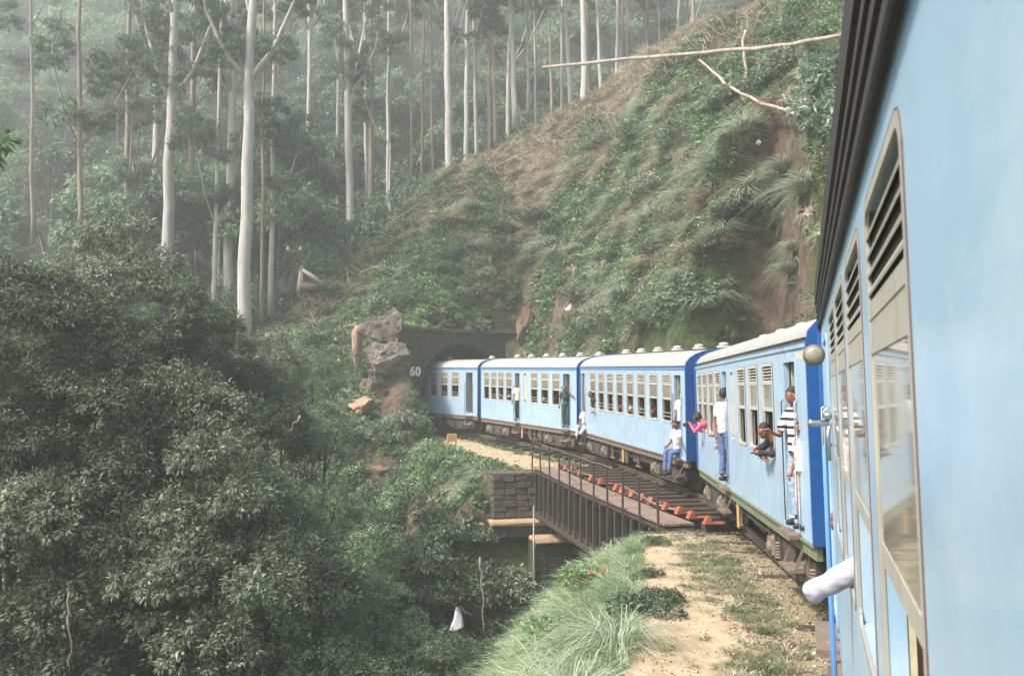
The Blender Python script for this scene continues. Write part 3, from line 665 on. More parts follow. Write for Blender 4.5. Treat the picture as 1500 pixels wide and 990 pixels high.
def window_kit(w, own=False):
    if (w, own) in _wc: return _wc[(w, own)]
    h = (WZ1+.07-WZ0) if own else (WZ1-WZ0); iw = w-.07; k = {}
    LB, GT, GB = (.245, .38, .92) if own else (.235, .30, .70)
    bw = .028 if own else .05
    if own: iw = w+.01
    mb = frame_ring(MB(), w+.05, h+.05, bw, -.03, .012)
    mb.box(-iw/2, iw/2, -.02, .006, h/2-LB-.045, h/2-LB).box(-iw/2, iw/2, -.02, .006, h/2-GT, h/2-GT+.025)
    k['frame'] = mb.mesh('window', M['cream'])
    k['seal'] = frame_ring(MB(), w+.064, h+.064, .009, -.02, .009, .08).mesh('seal', M['seal'])
    s = MB(); a = .028     # a louvre blade tilted outwards
    s.add([(-iw/2,-.028,.008),(iw/2,-.028,.008),(iw/2,.004,-.014),(-iw/2,.004,-.014),(-iw/2,-.024,.013),(iw/2,-.024,.013),(iw/2,.010,-.006),(-iw/2,.010,-.006)],[(3,2,1,0),(4,5,6,7),(0,1,5,4),(1,2,6,5),(2,3,7,6),(3,0,4,7)])
    k['slat'] = s.mesh('slat', M['cream'])
    k['panel'] = MB().box(-iw/2, iw/2, -.016, -.004, h/2-GT+.026, h/2-LB-.046).mesh('blank_panel', M['cream'])
    mb = MB(); z1, z0 = h/2-GT, h/2-GB
    mb.box(-iw/2, iw/2, -.022, -.002, z0, z0+.055).box(-iw/2, -iw/2+.016, -.022, -.002, z0+.055, z1).box(iw/2-.016, iw/2, -.022, -.002, z0+.055, z1)
    k['sash'] = mb.mesh('sash', M['cream'])
    k['pane'] = MB().box(-iw/2+.016, iw/2-.016, -.014, -.009, z0+.055, z1).mesh('pane', M['glass'])
    k['lshade'] = MB().box(-iw/2, iw/2, -.04, -.032, h/2-LB, h/2-.04).mesh('louvre_shade_sheet', M['louvre_shade'])  # dark sheet added behind the slats, painting the shade inside the coach
    FM = M['own_frame'] if own else M['cream']
    if own: k['pane'].materials[0] = M['dust_and_reflection_glass']
    for nm in ('frame','slat','panel','sash'): k[nm].materials[0] = FM
    if own:      # the alloy frames of the nearest coach sit almost flush with its skin
        for nm in ('frame','seal','slat','panel','sash','pane','lshade'):
            for v in k[nm].vertices: v.co.y *= .28
    k['bars'] = MB().box(-iw/2, iw/2, -.02, -.008, -h/2+.13, -h/2+.145).box(-iw/2, iw/2, -.02, -.008, -h/2+.235, -h/2+.25).mesh('guard_bar', M['cream'])
    k['fullpane'] = MB().box(-iw/2, iw/2, -.016, -.01, -h/2+.05, h/2-.30).mesh('pane', M['glass'])
    _wc[(w, own)] = k; k['h'] = h; k['LB'] = LB; k['GB'] = GB; return k
M['louvre_shade'] = mat('painted_louvre_shade', rgb(52,48,46), .8)
def add_window(coach, x, w, lower='open', y=0.0, flip=False, detail=True, own=False):
    k = window_kit(w, own); h = k['h']; zc = WZ0+h/2
    o = link('window', k['frame'], coach, (x, y, zc), (0, 0, math.pi if flip else 0))
    if not detail: link('pane', k['fullpane'], o); return o
    link('seal', k['seal'], o); link('blank_panel', k['panel'], o)
    n = 4
    for i in range(n): link('slat', k['slat'], o, (0, 0, h/2-.045-(k['LB']-.045)*(i+.35)/n))
    link('louvre_shade_sheet', k['lshade'], o)
    link('sash', k['sash'], o); link('pane', k['pane'], o)
    if lower == 'bars': link('guard_bar', k['bars'], o)
    if lower == 'shut': link('pane', MB().box(-w/2+.045, w/2-.045, -.018, -.012, -h/2+.04, h/2-k['GB']).mesh('pane', M['glass']), o)
    return o
def wall(L, openings, y0, y1, z0, z1):
    mb = MB(); xs = sorted({0, L} | {v for o in openings for v in o[:2]})
    for a, b in zip(xs[:-1], xs[1:]):
        mid = (a+b)/2; op = sorted((o[2], o[3]) for o in openings if o[0] <= mid <= o[1]); z = z0
        for lo, hi in op:
            if lo > z+1e-4: mb.box(a, b, y0, y1, z, lo)
            z = hi
        if z < z1-1e-4: mb.box(a, b, y0, y1, z, z1)
    return mb
def roof_profile(n=14, rise=.52, grow=0.0):
    pts = []
    for k in range(n+1):
        a = math.pi*k/n; pts.append((-CW/2 + (CW/2+grow)*math.cos(a), GZ + (rise+grow)*math.sin(a)**.8 if 0 < k < n else GZ))
    return pts
def extrude_x(mb, pts, x0, x1, smooth=True):
    n = len(pts); v = [(x0, p[0], p[1]) for p in pts] + [(x1, p[0], p[1]) for p in pts]
    mb.add(v, [(k, n+k, n+k+1, k+1) for k in range(n-1)], smooth); mb.add(v, [tuple(range(n)), tuple(range(2*n-1, n-1, -1))]); return mb
bogie_parts = {}
def bogie(coach, x):
    if not bogie_parts:
        f = MB()
        for y in (-.16, -CW+.16):
            for sx in (-1.15, -.75, .75, 1.15): f.box(sx-.03, sx+.03, y-.06, y+.09, .28, .74)
            f.box(-.5,-.44,y,y+.08,.2,.74).box(.44,.5,y,y+.08,.2,.74).bar((-1.3,y+.05,.26),(1.3,y+.05,.26),.05)
            f.box(-1.35, 1.35, y-.05, y+.05, .52, .66).box(-.28, .28, y-.06, y+.07, .3, .53).box(-1.3,-1.2,y-.05,y+.05,.3,.52).box(1.2,1.3,y-.05,y+.05,.3,.52)
            f.bar((-.3,y,.5),(-.85,y,.34),.07).bar((.3,y,.5),(.85,y,.34),.07)
        f.box(-.16,.16,-CW+.2,-.2,.5,.7).box(-1.3,-1.22,-CW+.2,-.2,.5,.62)
        bogie_parts['f'] = f.mesh('bogie', M['under'])
        w = MB()
        for y in (-.56, -CW+.56):
            w.lathe((0,y-.07,0), [(0,.44),(.03,.47),(.09,.43),(.1,.30),(.06,.28),(.06,.12),(.13,.11),(.14,.03)] , 'y', 18)
        w.lathe((0,-CW+.5,0), [(0,.08),(CW-1.0,.08)], 'y', 8)
        bogie_parts['w'] = w.mesh('wheelset', M['wheel'])
        a = MB()
        a.bevbox(-.14,.14,-.17,.08,-.15,.17,.04).lathe((0,.06,0),[(0,.10),(.05,.10),(.07,.05)],'y',10)
        bogie_parts['a'] = a.mesh('axle_box', M['sole'])
        s = MB(); pts = [(.075*math.cos(t*1.2), .075*math.sin(t*1.2), .03*t*.27) for t in range(0, 32)]
        s.tube(pts, .022, 5); bogie_parts['s'] = s.mesh('coil_spring', M['box'])
        b = MB().bevbox(-.05,.05,-.09,.09,-.16,.16,.02).mesh('brake_shoe', M['box']); bogie_parts['b'] = b
    o = link('bogie', bogie_parts['f'], coach, (x, 0, 0))
    for dx in (-.95, .95):
        link('wheelset', bogie_parts['w'], o, (dx, 0, .47))
        for y in (-.12, -CW+.12): link('axle_box', bogie_parts['a'], o, (dx, y, .44), (0,0,0 if y > -1 else math.pi))
        for e in (-.27, .27): link('coil_spring', bogie_parts['s'], o, (dx+e, -.14, .32))
        link('brake_shoe', bogie_parts['b'], o, (dx+(.53 if dx < 0 else -.53), -.3, .5))
    return o
vent_m = None
def coach_matrix(i):
    a, b, za, zb = COACH[i]; d = b-a; L = float(np.linalg.norm(d))
    if i == 0: d = d
    return a, b, L, math.atan2(d[1], d[0]), math.atan2(zb-za, L)
def build_coach(i, label, wins, doors, far=None, small=(), vents=6, lo=None, skirt='sole'):
    """wins, doors: centre x from the near end (own coach: from its rear end) and width"""
    global vent_m
    a, b, L, yw, pt = coach_matrix(i)
    c = empty('railway_coach', (a[0], a[1], COACH[i][2])); c.rotation_euler = (R(-0.9), -pt, yw)
    mir = (i == 0)          # own coach runs towards the camera: its visible side is on the other hand, so mirror y by flipping positions
    if mir: c.rotation_euler = (R(0.9), 0, yw)
    tag(c, label, 'train coach', 'blue coaches of the train')
    sg = -1 if mir else 1
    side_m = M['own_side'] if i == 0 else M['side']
    WT = WZ1+.07 if mir else WZ1
    ops = [(x-w/2, x+w/2, WZ0, WT) for x, w in wins] + [(x-w/2, x+w/2, BZ+.16, GZ-.18) for x, w in doors] + [(x-.15, x+.15, WZ0+.02, WZ1) for x in small]
    def Y(mb):      # mirror the mesh when building the own coach
        if mir:
            mb.v = [(p[0], -p[1], p[2]) for p in mb.v]; mb.f = [tuple(reversed(f)) for f in mb.f]
        return mb
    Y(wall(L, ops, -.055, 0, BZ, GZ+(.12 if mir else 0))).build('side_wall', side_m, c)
    Y(wall(L, [(x-w/2, x+w/2, WZ0, WT) for x, w in wins] + [(x-w/2, x+w/2, BZ+.16, GZ-.18) for x, w in doors], -.075, -.058, BZ+.1, GZ)).build('inner_lining', M['interior'], c)
    fops = [(x-w/2, x+w/2, WZ0, WT) for x, w in wins]
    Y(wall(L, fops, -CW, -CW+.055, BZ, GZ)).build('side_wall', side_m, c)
    Y(wall(L, fops, -CW+.058, -CW+.075, BZ+.1, GZ)).build('inner_lining', M['interior'], c)
    Y(MB().box(.06, L-.06, -CW+.08, -.08, BZ+.02, BZ+.1)).build('floor', M['int_floor'], c)
    Y(MB().box(.06, L-.06, -CW+.08, -.08, GZ-.02, GZ)).build('ceiling', M['interior'], c)
    # partitions beside the vestibules
    mb = MB()
    for x, w in doors:
        for xx in (x-w/2-.12, x+w/2+.09):
            if .3 < xx < L-.3: mb.box(xx, xx+.03, -.85, -.09, BZ+.1, GZ-.03).box(xx, xx+.03, -CW+.09, -CW+.9, BZ+.1, GZ-.03)
    if mb.v: Y(mb).build('vestibule_screen', M['interior'], c)
    # roof
    rm = M['roof']; Y(extrude_x(MB(), roof_profile(), -.02, L+.02)).build('roof', rm, c)
    gm = M['dark'] if i == 0 else (M['side'] if i == 1 else M['cornice'])
    g = MB().box(-.02, L+.02, -.01, .02, GZ+.035, GZ+.34) if i == 0 else MB().box(-.012, L+.012, .002, .02, GZ-.03, GZ+.055)
    Y(g).build('cornice', gm, c)
    if i: Y(MB().box(-.03, L+.03, .0, .05, GZ+.062, GZ+.085)).build('gutter', M['dark'] if i == 1 else M['roof'], c)
    else: Y(MB().box(-.03, L+.03, .0205, .046, GZ+.23, GZ+.36)).build('gutter', M['dark'], c)
    if i == 0:
        for z_, p_ in ((.015, .030), (.085, .034), (.155, .038)): Y(MB().box(-.03, L, .0205, p_, GZ+z_, GZ+z_+.035)).build('drip_moulding', M['dark'], c)
    # ends: deep blue boards with arched head, gangway box
    prof = [(p[0], p[1]) for p in roof_profile(grow=.035)]
    for x0, x1 in ((-.07, -.015), (L+.015, L+.07)):
        pts = [(.035, BZ)] + prof + [(-CW-.035, BZ)]; n = len(pts)
        mb = MB().add([(x0, p[0], p[1]) for p in pts] + [(x1, p[0], p[1]) for p in pts], [tuple(range(n-1,-1,-1)), tuple(range(n, 2*n))] + [(k, (k+1)%n, n+(k+1)%n, n+k) for k in range(n)])
        Y(mb).build('end_wall', M['end'], c)
    mb = MB()
    for xa, xb in ((-.42, -.075), (L+.075, L+.42)):
        for r_ in range(5):
            x = xa + (xb-xa)*r_/5; mb.box(x, x+(xb-xa)/5*.6, -CW/2-.5, -CW/2+.5, BZ+.1, BZ+2.1)
    Y(mb).build('gangway_bellows', M['dark'], c)
    # fittings on the end walls: rungs, lamp, buffers
    mb = MB(); fit = MB()
    for x, s_ in ((-.07,-1), (L+.07,1)):
        for z in np.linspace(BZ+.3, BZ+2.3, 7): mb.bar((x+.05*s_, -.14, z), (x+.05*s_, -.5, z), .022).bar((x, -.14, z),(x+.05*s_,-.14,z),.02).bar((x,-.5,z),(x+.05*s_,-.5,z),.02)
    Y(mb).build('end_ladder', M['end'] if i != 3 else M['cream'], c)
    for x, s_ in ((-.07,-1), (L+.07,1)):
        Y(MB().bevbox(min(x, x+.1*s_), max(x, x+.1*s_), -.36, -.26, BZ+1.15, BZ+1.3, .015)).build('end_lamp', M['white'], c)
        for y in (-.55, -CW+.55):
            pr = [(0,.07),(.2*1,.07),(.2,.17),(.24,.17)]
            Y(MB().lathe((x, y, .98-.05), [(h*s_, r) for h, r in pr], 'x', 12)).build('buffer', M['under'], c)
    # sole bar
    Y(MB().box(0, L, -.09, -.012, BZ-.19, BZ-.002).box(0, L, -.012, .03, BZ-.035, BZ-.004).box(0, L, -CW+.01, -CW+.09, BZ-.19, BZ-.002)).build('sole_bar', M['sole_green'] if skirt == 'green' else M['sole'], c)
    for x in (1.75, L-1.75):
        if i: bogie(c, x)
    # underframe equipment
    if i:
        r = random.Random(20+i)
        xs = np.arange(3.3, L-3.2, .34)
        for x in xs:
            k = r.choice('bbhtc')
            if k == 'b': Y(MB().bevbox(x-.2, x+.2, -.75, -.2-.1*r.random(), .36+.1*r.random(), .74, .03)).build('equipment_box', M[r.choice(['under','box','under'])], c)
            elif k == 'h': Y(MB().bar((x,-.12,.76),(x,-.12,.25+.1*r.random()),.06).bar((x+.16,-.12,.76),(x+.16,-.12,.3),.05)).build('hanger', M['box'], c)
            elif k == 't': Y(MB().lathe((x-.22,-.4,.55),[(0,.06),(.03,.15),(.4,.15),(.43,.06)],'x',12)).build('air_tank', M['under'], c)
            else: Y(MB().bar((x-.25,-.15,.3),(x+.25,-.15,.3),.04).bar((x,-.15,.3),(x,-.15,.76),.05)).build('brake_rigging', M['box'], c)
        Y(MB().bevbox(L*.52, L*.52+.12, -.08, -.03, .28, .74, .02)).build('tan_bracket', M['tan'], c)
        Y(MB().tube([(.5,-.2,.62),(L*.4,-.22,.52),(L-.5,-.2,.6)], .025, 6)).build('brake_pipe', M['box'], c)
    # doors: handrails, steps, folded door leaf inside
    for x, w in doors:
        for s_ in (-1, 1):
            xx = x + s_*(w/2+.05)
            Y(MB().tube([(xx,0,BZ+1.75),(xx,.04,BZ+1.73),(xx,.045,BZ+1.2),(xx,.045,BZ+.4),(xx,.04,BZ+.12),(xx,0,BZ+.1)], .010, 6)).build('handrail', M['chrome'] if s_ < 0 or i == 0 else M['under'], c)
        Y(MB().box(x-w/2-.04, x+w/2+.04, .0, .16, BZ-.03, BZ+.02)).build('door_step', M['sole'], c)
        Y(MB().box(x-w/2, x+w/2, -.02, .17, .48, .52).bar((x-w/2+.02,.1,.5),(x-w/2+.02,-.02,.78),.03).bar((x+w/2-.02,.1,.5),(x+w/2-.02,-.02,.78),.03)).build('foot_board', M['sole'], c)
        Y(frame_ring(MB(), w+.05, GZ-.18-BZ-.16+.05, .035, -.06, .01, .05)).build('door_frame', side_m, c, (x, 0, (GZ-.18+BZ+.16)/2))
        mb = MB().box(x+w/2-.03, x+w/2-.001, -.75, -.09, BZ+.12, GZ-.2)
        Y(mb).build('open_door', M['cream'], c)
    for x in small:
        Y(frame_ring(MB(), .33, WZ1-WZ0, .035, -.03, .01, .04).box(-.12,.12,-.02,-.008,-.55,.55)).build('toilet_window', M['cream'], c, (x, 0, (WZ0+WZ1)/2))
    for j, (x, w) in enumerate(wins):
        add_window(c, x, w, (lo or {}).get(j, 'bars' if (j+i) % 3 else 'open'), 0.0, mir, own=mir)
        add_window(c, x, w, y=(-CW if not mir else CW), flip=not mir, detail=False, own=mir)
    # seats
    sm = MB().bevbox(-.22,.22,-1.05,0,0,.12,.03).bevbox(.16,.24,-1.05,0,.1,.62,.02).mesh('seat', M['seat'])
    for x, w in wins:
        for y in (-.12, -CW+1.2): link('seat', sm, c, (x+.3, y if not mir else y*-1 + (1.05 if False else 0) + 1.05, BZ+.5))
    if vents:
        if vent_m is None:
            vent_m = MB().lathe((0,0,0), [(0,.09),(.07,.09),(.075,.17),(.10,.20),(.125,.19),(.13,.13),(.16,.125),(.165,.15),(.20,.12),(.22,.05),(.225,.01)], 'z', 14).mesh('roof_vent', M['chrome'])
            vent_m.materials[0] = M['white_rock']
        for k in range(vents):
            x = L*(.06+.8*k/(vents-1)); o = link('roof_vent', vent_m, c, (x, sg*-(CW/2-.0), GZ+.47)); o.scale = (1.0, 1.0, 1.05)
    return c
TR = []
TR.append(build_coach(0, 'nearest pale blue coach filling the right edge, with large louvred windows', [(8.25-x, .84) for x in (1.97, 3.12, 4.23, 5.34)], [(1.45, .72)], vents=0, lo={0:'open',1:'open',2:'open',3:'open'}))
TR.append(build_coach(1, 'second coach, three passengers leaning out, ending at the deep blue end board', [(2.3,.72),(3.36,.7),(4.39,.68),(6.98,.66),(7.93,.7),(8.86,.66),(9.72,.6)], [(.93,.6),(6.13,.52)], small=(5.3,), vents=6, lo={0:'open',1:'open',2:'open',3:'open',4:'open'}, skirt='green'))
TR.append(build_coach(2, 'middle coach on the bridge with eight windows between two end doors', [(1.4+1.07*k,.7) for k in range(8)], [(.58,.5),(10.2,.5)], vents=6))
TR.append(build_coach(3, 'coach with a centre door between bridge and tunnel', [(1.75,.66),(2.75,.66),(3.75,.66),(6.35,.64),(7.25,.64),(8.1,.64),(8.95,.64)], [(.85,.58),(5.45,.5)], small=(4.65,), vents=6))
TR.append(build_coach(4, 'last visible coach entering the dark tunnel', [(2.05,.7),(3.1,.7),(4.2,.7),(5.3,.7),(6.4,.7)], [(.75,.62)], vents=3))
own, co1, co2, co3, co4 = TR
# side lamp and handle of the own coach, by its rear door
lampo = MB().lathe((0,0,0), [(-.02,.02),(-.01,.04),(.0,.062),(.03,.072),(.09,.073),(.13,.05),(.2,.045)], 'x', 20)
def own_local(s_from_cam, out, z): return (8.25 - s_from_cam, -out, z)
lp = link('side_lamp', lampo.mesh('side_lamp', M['sole']), own, own_local(5.85, .10, EYE+.25)); lp.rotation_euler = (0, 0, math.pi)
MB().lathe((0,0,0), [(.0,.06),(-.02,.055),(-.035,.03)], 'x', 18).build('lamp_lens', M['lampglass'], lp, (-.03, 0, 0)).location = (.0, 0, 0)
MB().bar((.1,0,0),(.1,.12,0),.05,.05).build('lamp_bracket', M['cream'], lp)
hd = MB().tube([(0,-.02,0),(0,-.13,0),(.0,-.15,.01)], [.022,.022,.028], 8).tube([(0,-.02,.0),(0,-.035,-.1),(0,-.03,-.25)], .016, 6).ball((0,-.03,.05),.03)
link('door_handle', hd.mesh('door_handle', M['chrome']), own, own_local(5.95, 0, EYE-.21))
MB().tube([own_local(6.2,.0,EYE-.36), own_local(6.2,.05,EYE-.38), own_local(6.2,.05,.5), own_local(6.2,.0,.48)], .018, 8).build('blue_grab_pole', M['cornice'], own)
# curtain in the nearest window
M['curtain'] = mat('pale_curtain_cloth', rgb(206,200,184), .9, var=.05, bump=.1)
cu = MB(); n = 26
for j in range(2):
    for k in range(n+1): cu.v.append((8.25-1.50-.95*k/n, .13+.03*math.sin(k*1.9)+.012*math.sin(k*4.3), (WZ0-.05) if j == 0 else WZ1-.35))
cu.f = [(k, k+1, n+2+k, n+1+k) for k in range(n)]; cu.sm = [True]*n
ob = cu.build('curtain', M['curtain'], own)

# ------------------------------------------------------------------ people
def remeshed(mb, voxel, m, name, smooth=3):
    me = mb.mesh(name + '_raw', m); o = bpy.data.objects.new('tmp', me); COL.objects.link(o)
    r = o.modifiers.new('r', 'REMESH'); r.mode = 'VOXEL'; r.voxel_size = voxel
    s = o.modifiers.new('s', 'SMOOTH'); s.iterations = smooth; s.factor = .5
    dg = bpy.context.evaluated_depsgraph_get(); dg.update()
    out = bpy.data.meshes.new_from_object(o.evaluated_get(dg)); bpy.data.objects.remove(o); bpy.data.meshes.remove(me)
    if name in ('shirt', 'trousers'):      # cloth folds
        nv = np.empty(len(out.vertices)*3, np.float32); out.vertices.foreach_get('normal', nv); nv = nv.reshape(-1, 3)
        co_ = np.empty(len(out.vertices)*3, np.float32); out.vertices.foreach_get('co', co_); co_ = co_.reshape(-1, 3)
        for i_, q in enumerate(co_):
            q = Vector(q.tolist()); co_[i_] += nv[i_]*(.009*mnoise.noise(Vector((q.x*9, q.y*9, q.z*16))) + .006*mnoise.noise(Vector((q.x*22, q.y*22, q.z*34))))
        out.vertices.foreach_set('co', co_.ravel()); out.update()
    out.name = name; out.materials.clear(); out.materials.append(m)
    out.polygons.foreach_set('use_smooth', [True]*len(out.polygons)); return out
STAND = dict(pelvis=(0,0,.95), waist=(0,0,1.12), chest=(0,0,1.32), neck=(0,0,1.47), head=(0,.02,1.63),
    shL=(-.18,0,1.42), shR=(.18,0,1.42), elL=(-.24,-.03,1.14), elR=(.24,-.03,1.14), wrL=(-.25,.07,.9), wrR=(.25,.07,.9),
    hiL=(-.09,0,.92), hiR=(.09,0,.92), knL=(-.1,.03,.5), knR=(.1,.03,.5), anL=(-.1,-.02,.09), anR=(.1,-.02,.09))
SIT = dict(STAND, pelvis=(0,0,.12), waist=(0,.02,.3), chest=(0,.04,.5), neck=(0,.04,.66), head=(0,.06,.82), shL=(-.18,.03,.6), shR=(.18,.03,.6),
    elL=(-.23,.08,.34), elR=(.23,.08,.34), wrL=(-.12,.28,.25), wrR=(.12,.28,.25), hiL=(-.09,.02,.12), hiR=(.09,.02,.12),
    knL=(-.12,.44,.12), knR=(.12,.44,.12), anL=(-.12,.46,-.33), anR=(.12,.46,-.33))
KNEEL = dict(SIT, knL=(-.12,.08,-.25), knR=(.12,.08,-.25), anL=(-.12,-.3,-.34), anR=(.12,-.3,-.34))
def person(label, host, loc, facing, J=None, base=STAND, skin='skin', top='c_white', bottom='c_jeans', hair='hair', sleeve='short', look=0.0, scale=1.0, vox=.013, cap=False, extra=None):
    """loc and facing are in the coach's own frame: x along it, y out of its visible side; facing 0 looks straight out"""
    j = dict(base); j.update(J or {}); j = {k: Vector(v) for k, v in j.items()}
    p = empty('person'); tag(p, label, 'person', 'passengers of the train')
    p.matrix_world = host.matrix_basis @ Matrix.Translation(loc) @ Matrix.Rotation(facing, 4, 'Z') @ Matrix.Scale(scale, 4)
    hd = j['head']; lk = Matrix.Rotation(look, 3, 'Z')
    def H(x, y, z): return hd + lk @ Vector((x, y, z))
    b = MB()
    b.tube([j['pelvis'], j['waist'], j['chest'], j['neck']], [.12, .11, .12, .06], 12)
    b.tube([j['chest'], (j['neck']*.8+hd*.2), hd], [.06, .055, .05], 10)
    b.ball(hd, (.078, .094, .112), 14, 10); b.ball(H(0, .03, -.055), (.05, .05, .05), 8, 6)
    b.tube([H(0,.085,.03), H(0,.115,-.02), H(0,.09,-.03)], [.009,.015,.01], 6)
    for sx in (-1, 1): b.ball(H(sx*.08, -.01, -.005), (.014, .022, .032), 6, 5)
    for s_ in 'LR':
        b.tube([j['chest'], j['sh'+s_], j['el'+s_], j['wr'+s_]], [.07, .052, .04, .028], 10)
        d = (j['wr'+s_]-j['el'+s_]).normalized(); b.tube([j['wr'+s_], j['wr'+s_]+d*.045, j['wr'+s_]+d*.09], [.03, .038, .034], 8)
        b.tube([j['pelvis'], j['hi'+s_], j['kn'+s_], j['an'+s_]], [.1, .085, .058, .036], 10)
        a = j['an'+s_]; f = Vector((0, 1, 0)); b.tube([a+Vector((0,-.04,-.05)), a+Vector((0,.08,-.055)), a+Vector((0,.16,-.065))], [.035,.04,.028], 8)
    body = remeshed(b, vox, M[skin], 'body')
    # five fingers on each hand, unequal and slightly curled, rooted in the palm
    fm = MB()
    for s_ in 'LR':
        w = j['wr'+s_]; d = (w-j['el'+s_]).normalized(); sd_ = d.cross(Vector((0,0,1)) if abs(d.z) < .9 else Vector((0,1,0))).normalized(); nn = d.cross(sd_)
        for q, ln in ((-.027,.062),(-.009,.075),(.009,.072),(.026,.056)):
            r0 = w + d*.1 + sd_*q; fm.tube([r0-d*.02, r0+d*ln*.5, r0+d*ln*.85+nn*ln*.35], [.009,.0085,.007], 6)
        r0 = w + d*.04 + sd_*.032; fm.tube([r0, r0+sd_*.03+d*.03, r0+sd_*.035+d*.062], [.011,.010,.008], 6)
    bm = bmesh.new(); bm.from_mesh(body); fme = fm.mesh('f', M[skin]); bm.from_mesh(fme); bm.to_mesh(body); bm.free(); bpy.data.meshes.remove(fme)
    link('body', body, p)
    e = MB()
    for sx in (-1, 1): e.ball(H(sx*.03, .082, .012), (.011,.008,.007), 6, 5)
    e.build('eyes', M['eye'], p); MB().ball(H(0,.088,-.052), (.022,.008,.007), 8, 5).build('mouth', M['lips'], p)
    # hair follows the skull, open at the face
    hb = MB().ball((0,0,0), (.09,.106,.122), 18, 14); vs = []
    for v in hb.v:
        x, y, z = v; n_ = mnoise.noise(Vector(v)*28)*.006
        if y > .02 and z < .045: k = .80
        elif z < -.055: k = .82
        else: k = 1.0 + n_*9
        vs.append(H(x*k, y*k-.008, z*k+.01))
    hb.v = [tuple(v) for v in vs]; hb.build('hair' if not cap else 'knitted_cap', M['c_cap'] if cap else M[hair], p)
    # clothes
    t = MB(); t.tube([j['pelvis']+Vector((0,0,-.03)), j['waist'], j['chest'], (j['chest']+j['neck'])/2], [.155, .145, .155, .09], 14)
    t.tube([j['shL'], j['neck']*.6+j['chest']*.4, j['shR']], [.07,.09,.07], 10)
    cen = (j['shL']+j['shR'])/2
    for s_ in 'LR':
        t.tube([j['chest'], j['sh'+s_]], [.1, .075], 10)
        if sleeve == 'short': m_ = j['sh'+s_].lerp(j['el'+s_], .75); t.tube([j['sh'+s_], m_], [.072, .066], 10)
        else: t.tube([j['sh'+s_], j['el'+s_], j['wr'+s_].lerp(j['el'+s_], .06)], [.072, .052, .040], 10)
    if sleeve == 'long':
        for s_ in 'LR': t.ball(j['el'+s_], .054, 10, 8)
    sh_mesh = remeshed(t, vox, M[top], 'shirt', 2); fl = cen.y
    link('shirt', sh_mesh, p)
    l = MB()
    l.tube([j['waist'].lerp(j['pelvis'], .6), j['pelvis'], (j['hiL']+j['hiR'])/2 - Vector((0,0,.03))], [.125,.14,.12], 12)
    for s_ in 'LR': l.tube([j['pelvis'], j['hi'+s_], j['kn'+s_], j['an'+s_].lerp(j['kn'+s_], .08)], [.12,.103,.076,.062], 10)
    link('trousers', remeshed(l, vox, M[bottom], 'trousers', 2), p)
    sh = MB()
    for s_ in 'LR':
        a = j['an'+s_]; sh.tube([a+Vector((0,-.055,-.052)), a+Vector((0,.03,-.05)), a+Vector((0,.12,-.056)), a+Vector((0,.19,-.066))], [.035,.045,.047,.026], 8)
    sh.build('shoes', M['c_black'], p)
    if extra: extra(p, j)
    return p
FL = BZ + .1
def wall_y(x): return 0.0
# second coach
person('man in black and white striped jersey and dark cap leaning from the near door', co1, (.93, -.10, FL), R(28),
       dict(head=(.02,.07,1.64), wrR=(.24,.26,1.18), elR=(.3,.08,1.12), wrL=(-.3,.16,1.2), elL=(-.32,.0,1.16)), top='c_stripe', bottom='c_palejeans', cap=True, look=R(62), vox=.011, scale=1.04)
person('person half hidden behind the striped man, only face showing', co1, (.78, -.38, FL), R(10), top='c_black', bottom='c_black', vox=.016, scale=1.04)
person('tall man in white short-sleeved shirt standing backwards in the centre door', co1, (6.13, .02, FL+.02), R(-150),
       dict(elL=(-.27,.02,1.14), wrL=(-.24,.0,.86), elR=(.25,-.02,1.14), wrR=(.24,.08,.9), pelvis=(0,.03,.95)), top='c_white', bottom='c_jeans', look=R(20), vox=.012, scale=1.04)
def camera_in_hands(p, j):
    c = (j['wrL']+j['wrR'])/2; MB().bevbox(c.x-.08, c.x+.08, c.y+.08, c.y+.15, c.z-.05, c.z+.06, .01).lathe((c.x, c.y+.15, c.z), [(0,.035),(.06,.04)], 'y', 12).build('camera', M['c_black'], p)
LEAN = dict(KNEEL, chest=(0,.12,.48), neck=(0,.22,.62), head=(0,.30,.74), shL=(-.17,.17,.57), shR=(.17,.17,.57))
person('woman in pink top leaning out of a window with a camera', co1, (8.98, -.30, BZ+.55), R(-30),
       dict(LEAN, chest=(0,.2,.48), neck=(0,.36,.62), shL=(-.17,.3,.57), shR=(.17,.3,.57), head=(0,.5,.72), elL=(-.2,.48,.40), wrL=(-.07,.64,.54), elR=(.2,.5,.40), wrR=(.07,.64,.54)), top='c_pink', look=R(-30), extra=camera_in_hands, sleeve='long', vox=.014)
person('person resting a bare forearm on the sill beside the white-shirted man', co1, (7.0, -.32, BZ+.5), 0,
       dict(KNEEL, elL=(-.2,.36,.46), wrL=(.03,.44,.46), head=(0,-.05,.8), neck=(0,-.02,.66)), top='c_cream', vox=.016)
person('person in black long sleeves resting folded arms outside the window', co1, (2.28, -.26, BZ+.52), R(12),
       dict(LEAN, head=(.03,.33,.72), elL=(-.25,.36,.42), wrL=(.02,.42,.42), elR=(.25,.36,.42), wrR=(-.02,.38,.36)), top='c_black', sleeve='long', look=R(35), vox=.012, scale=1.05)
person('person in pale pink clothes beside the near door of the second coach', co1, (.60, -.06, BZ+.1), R(20), top='c_cream', bottom='c_cream', vox=.016, scale=.8)
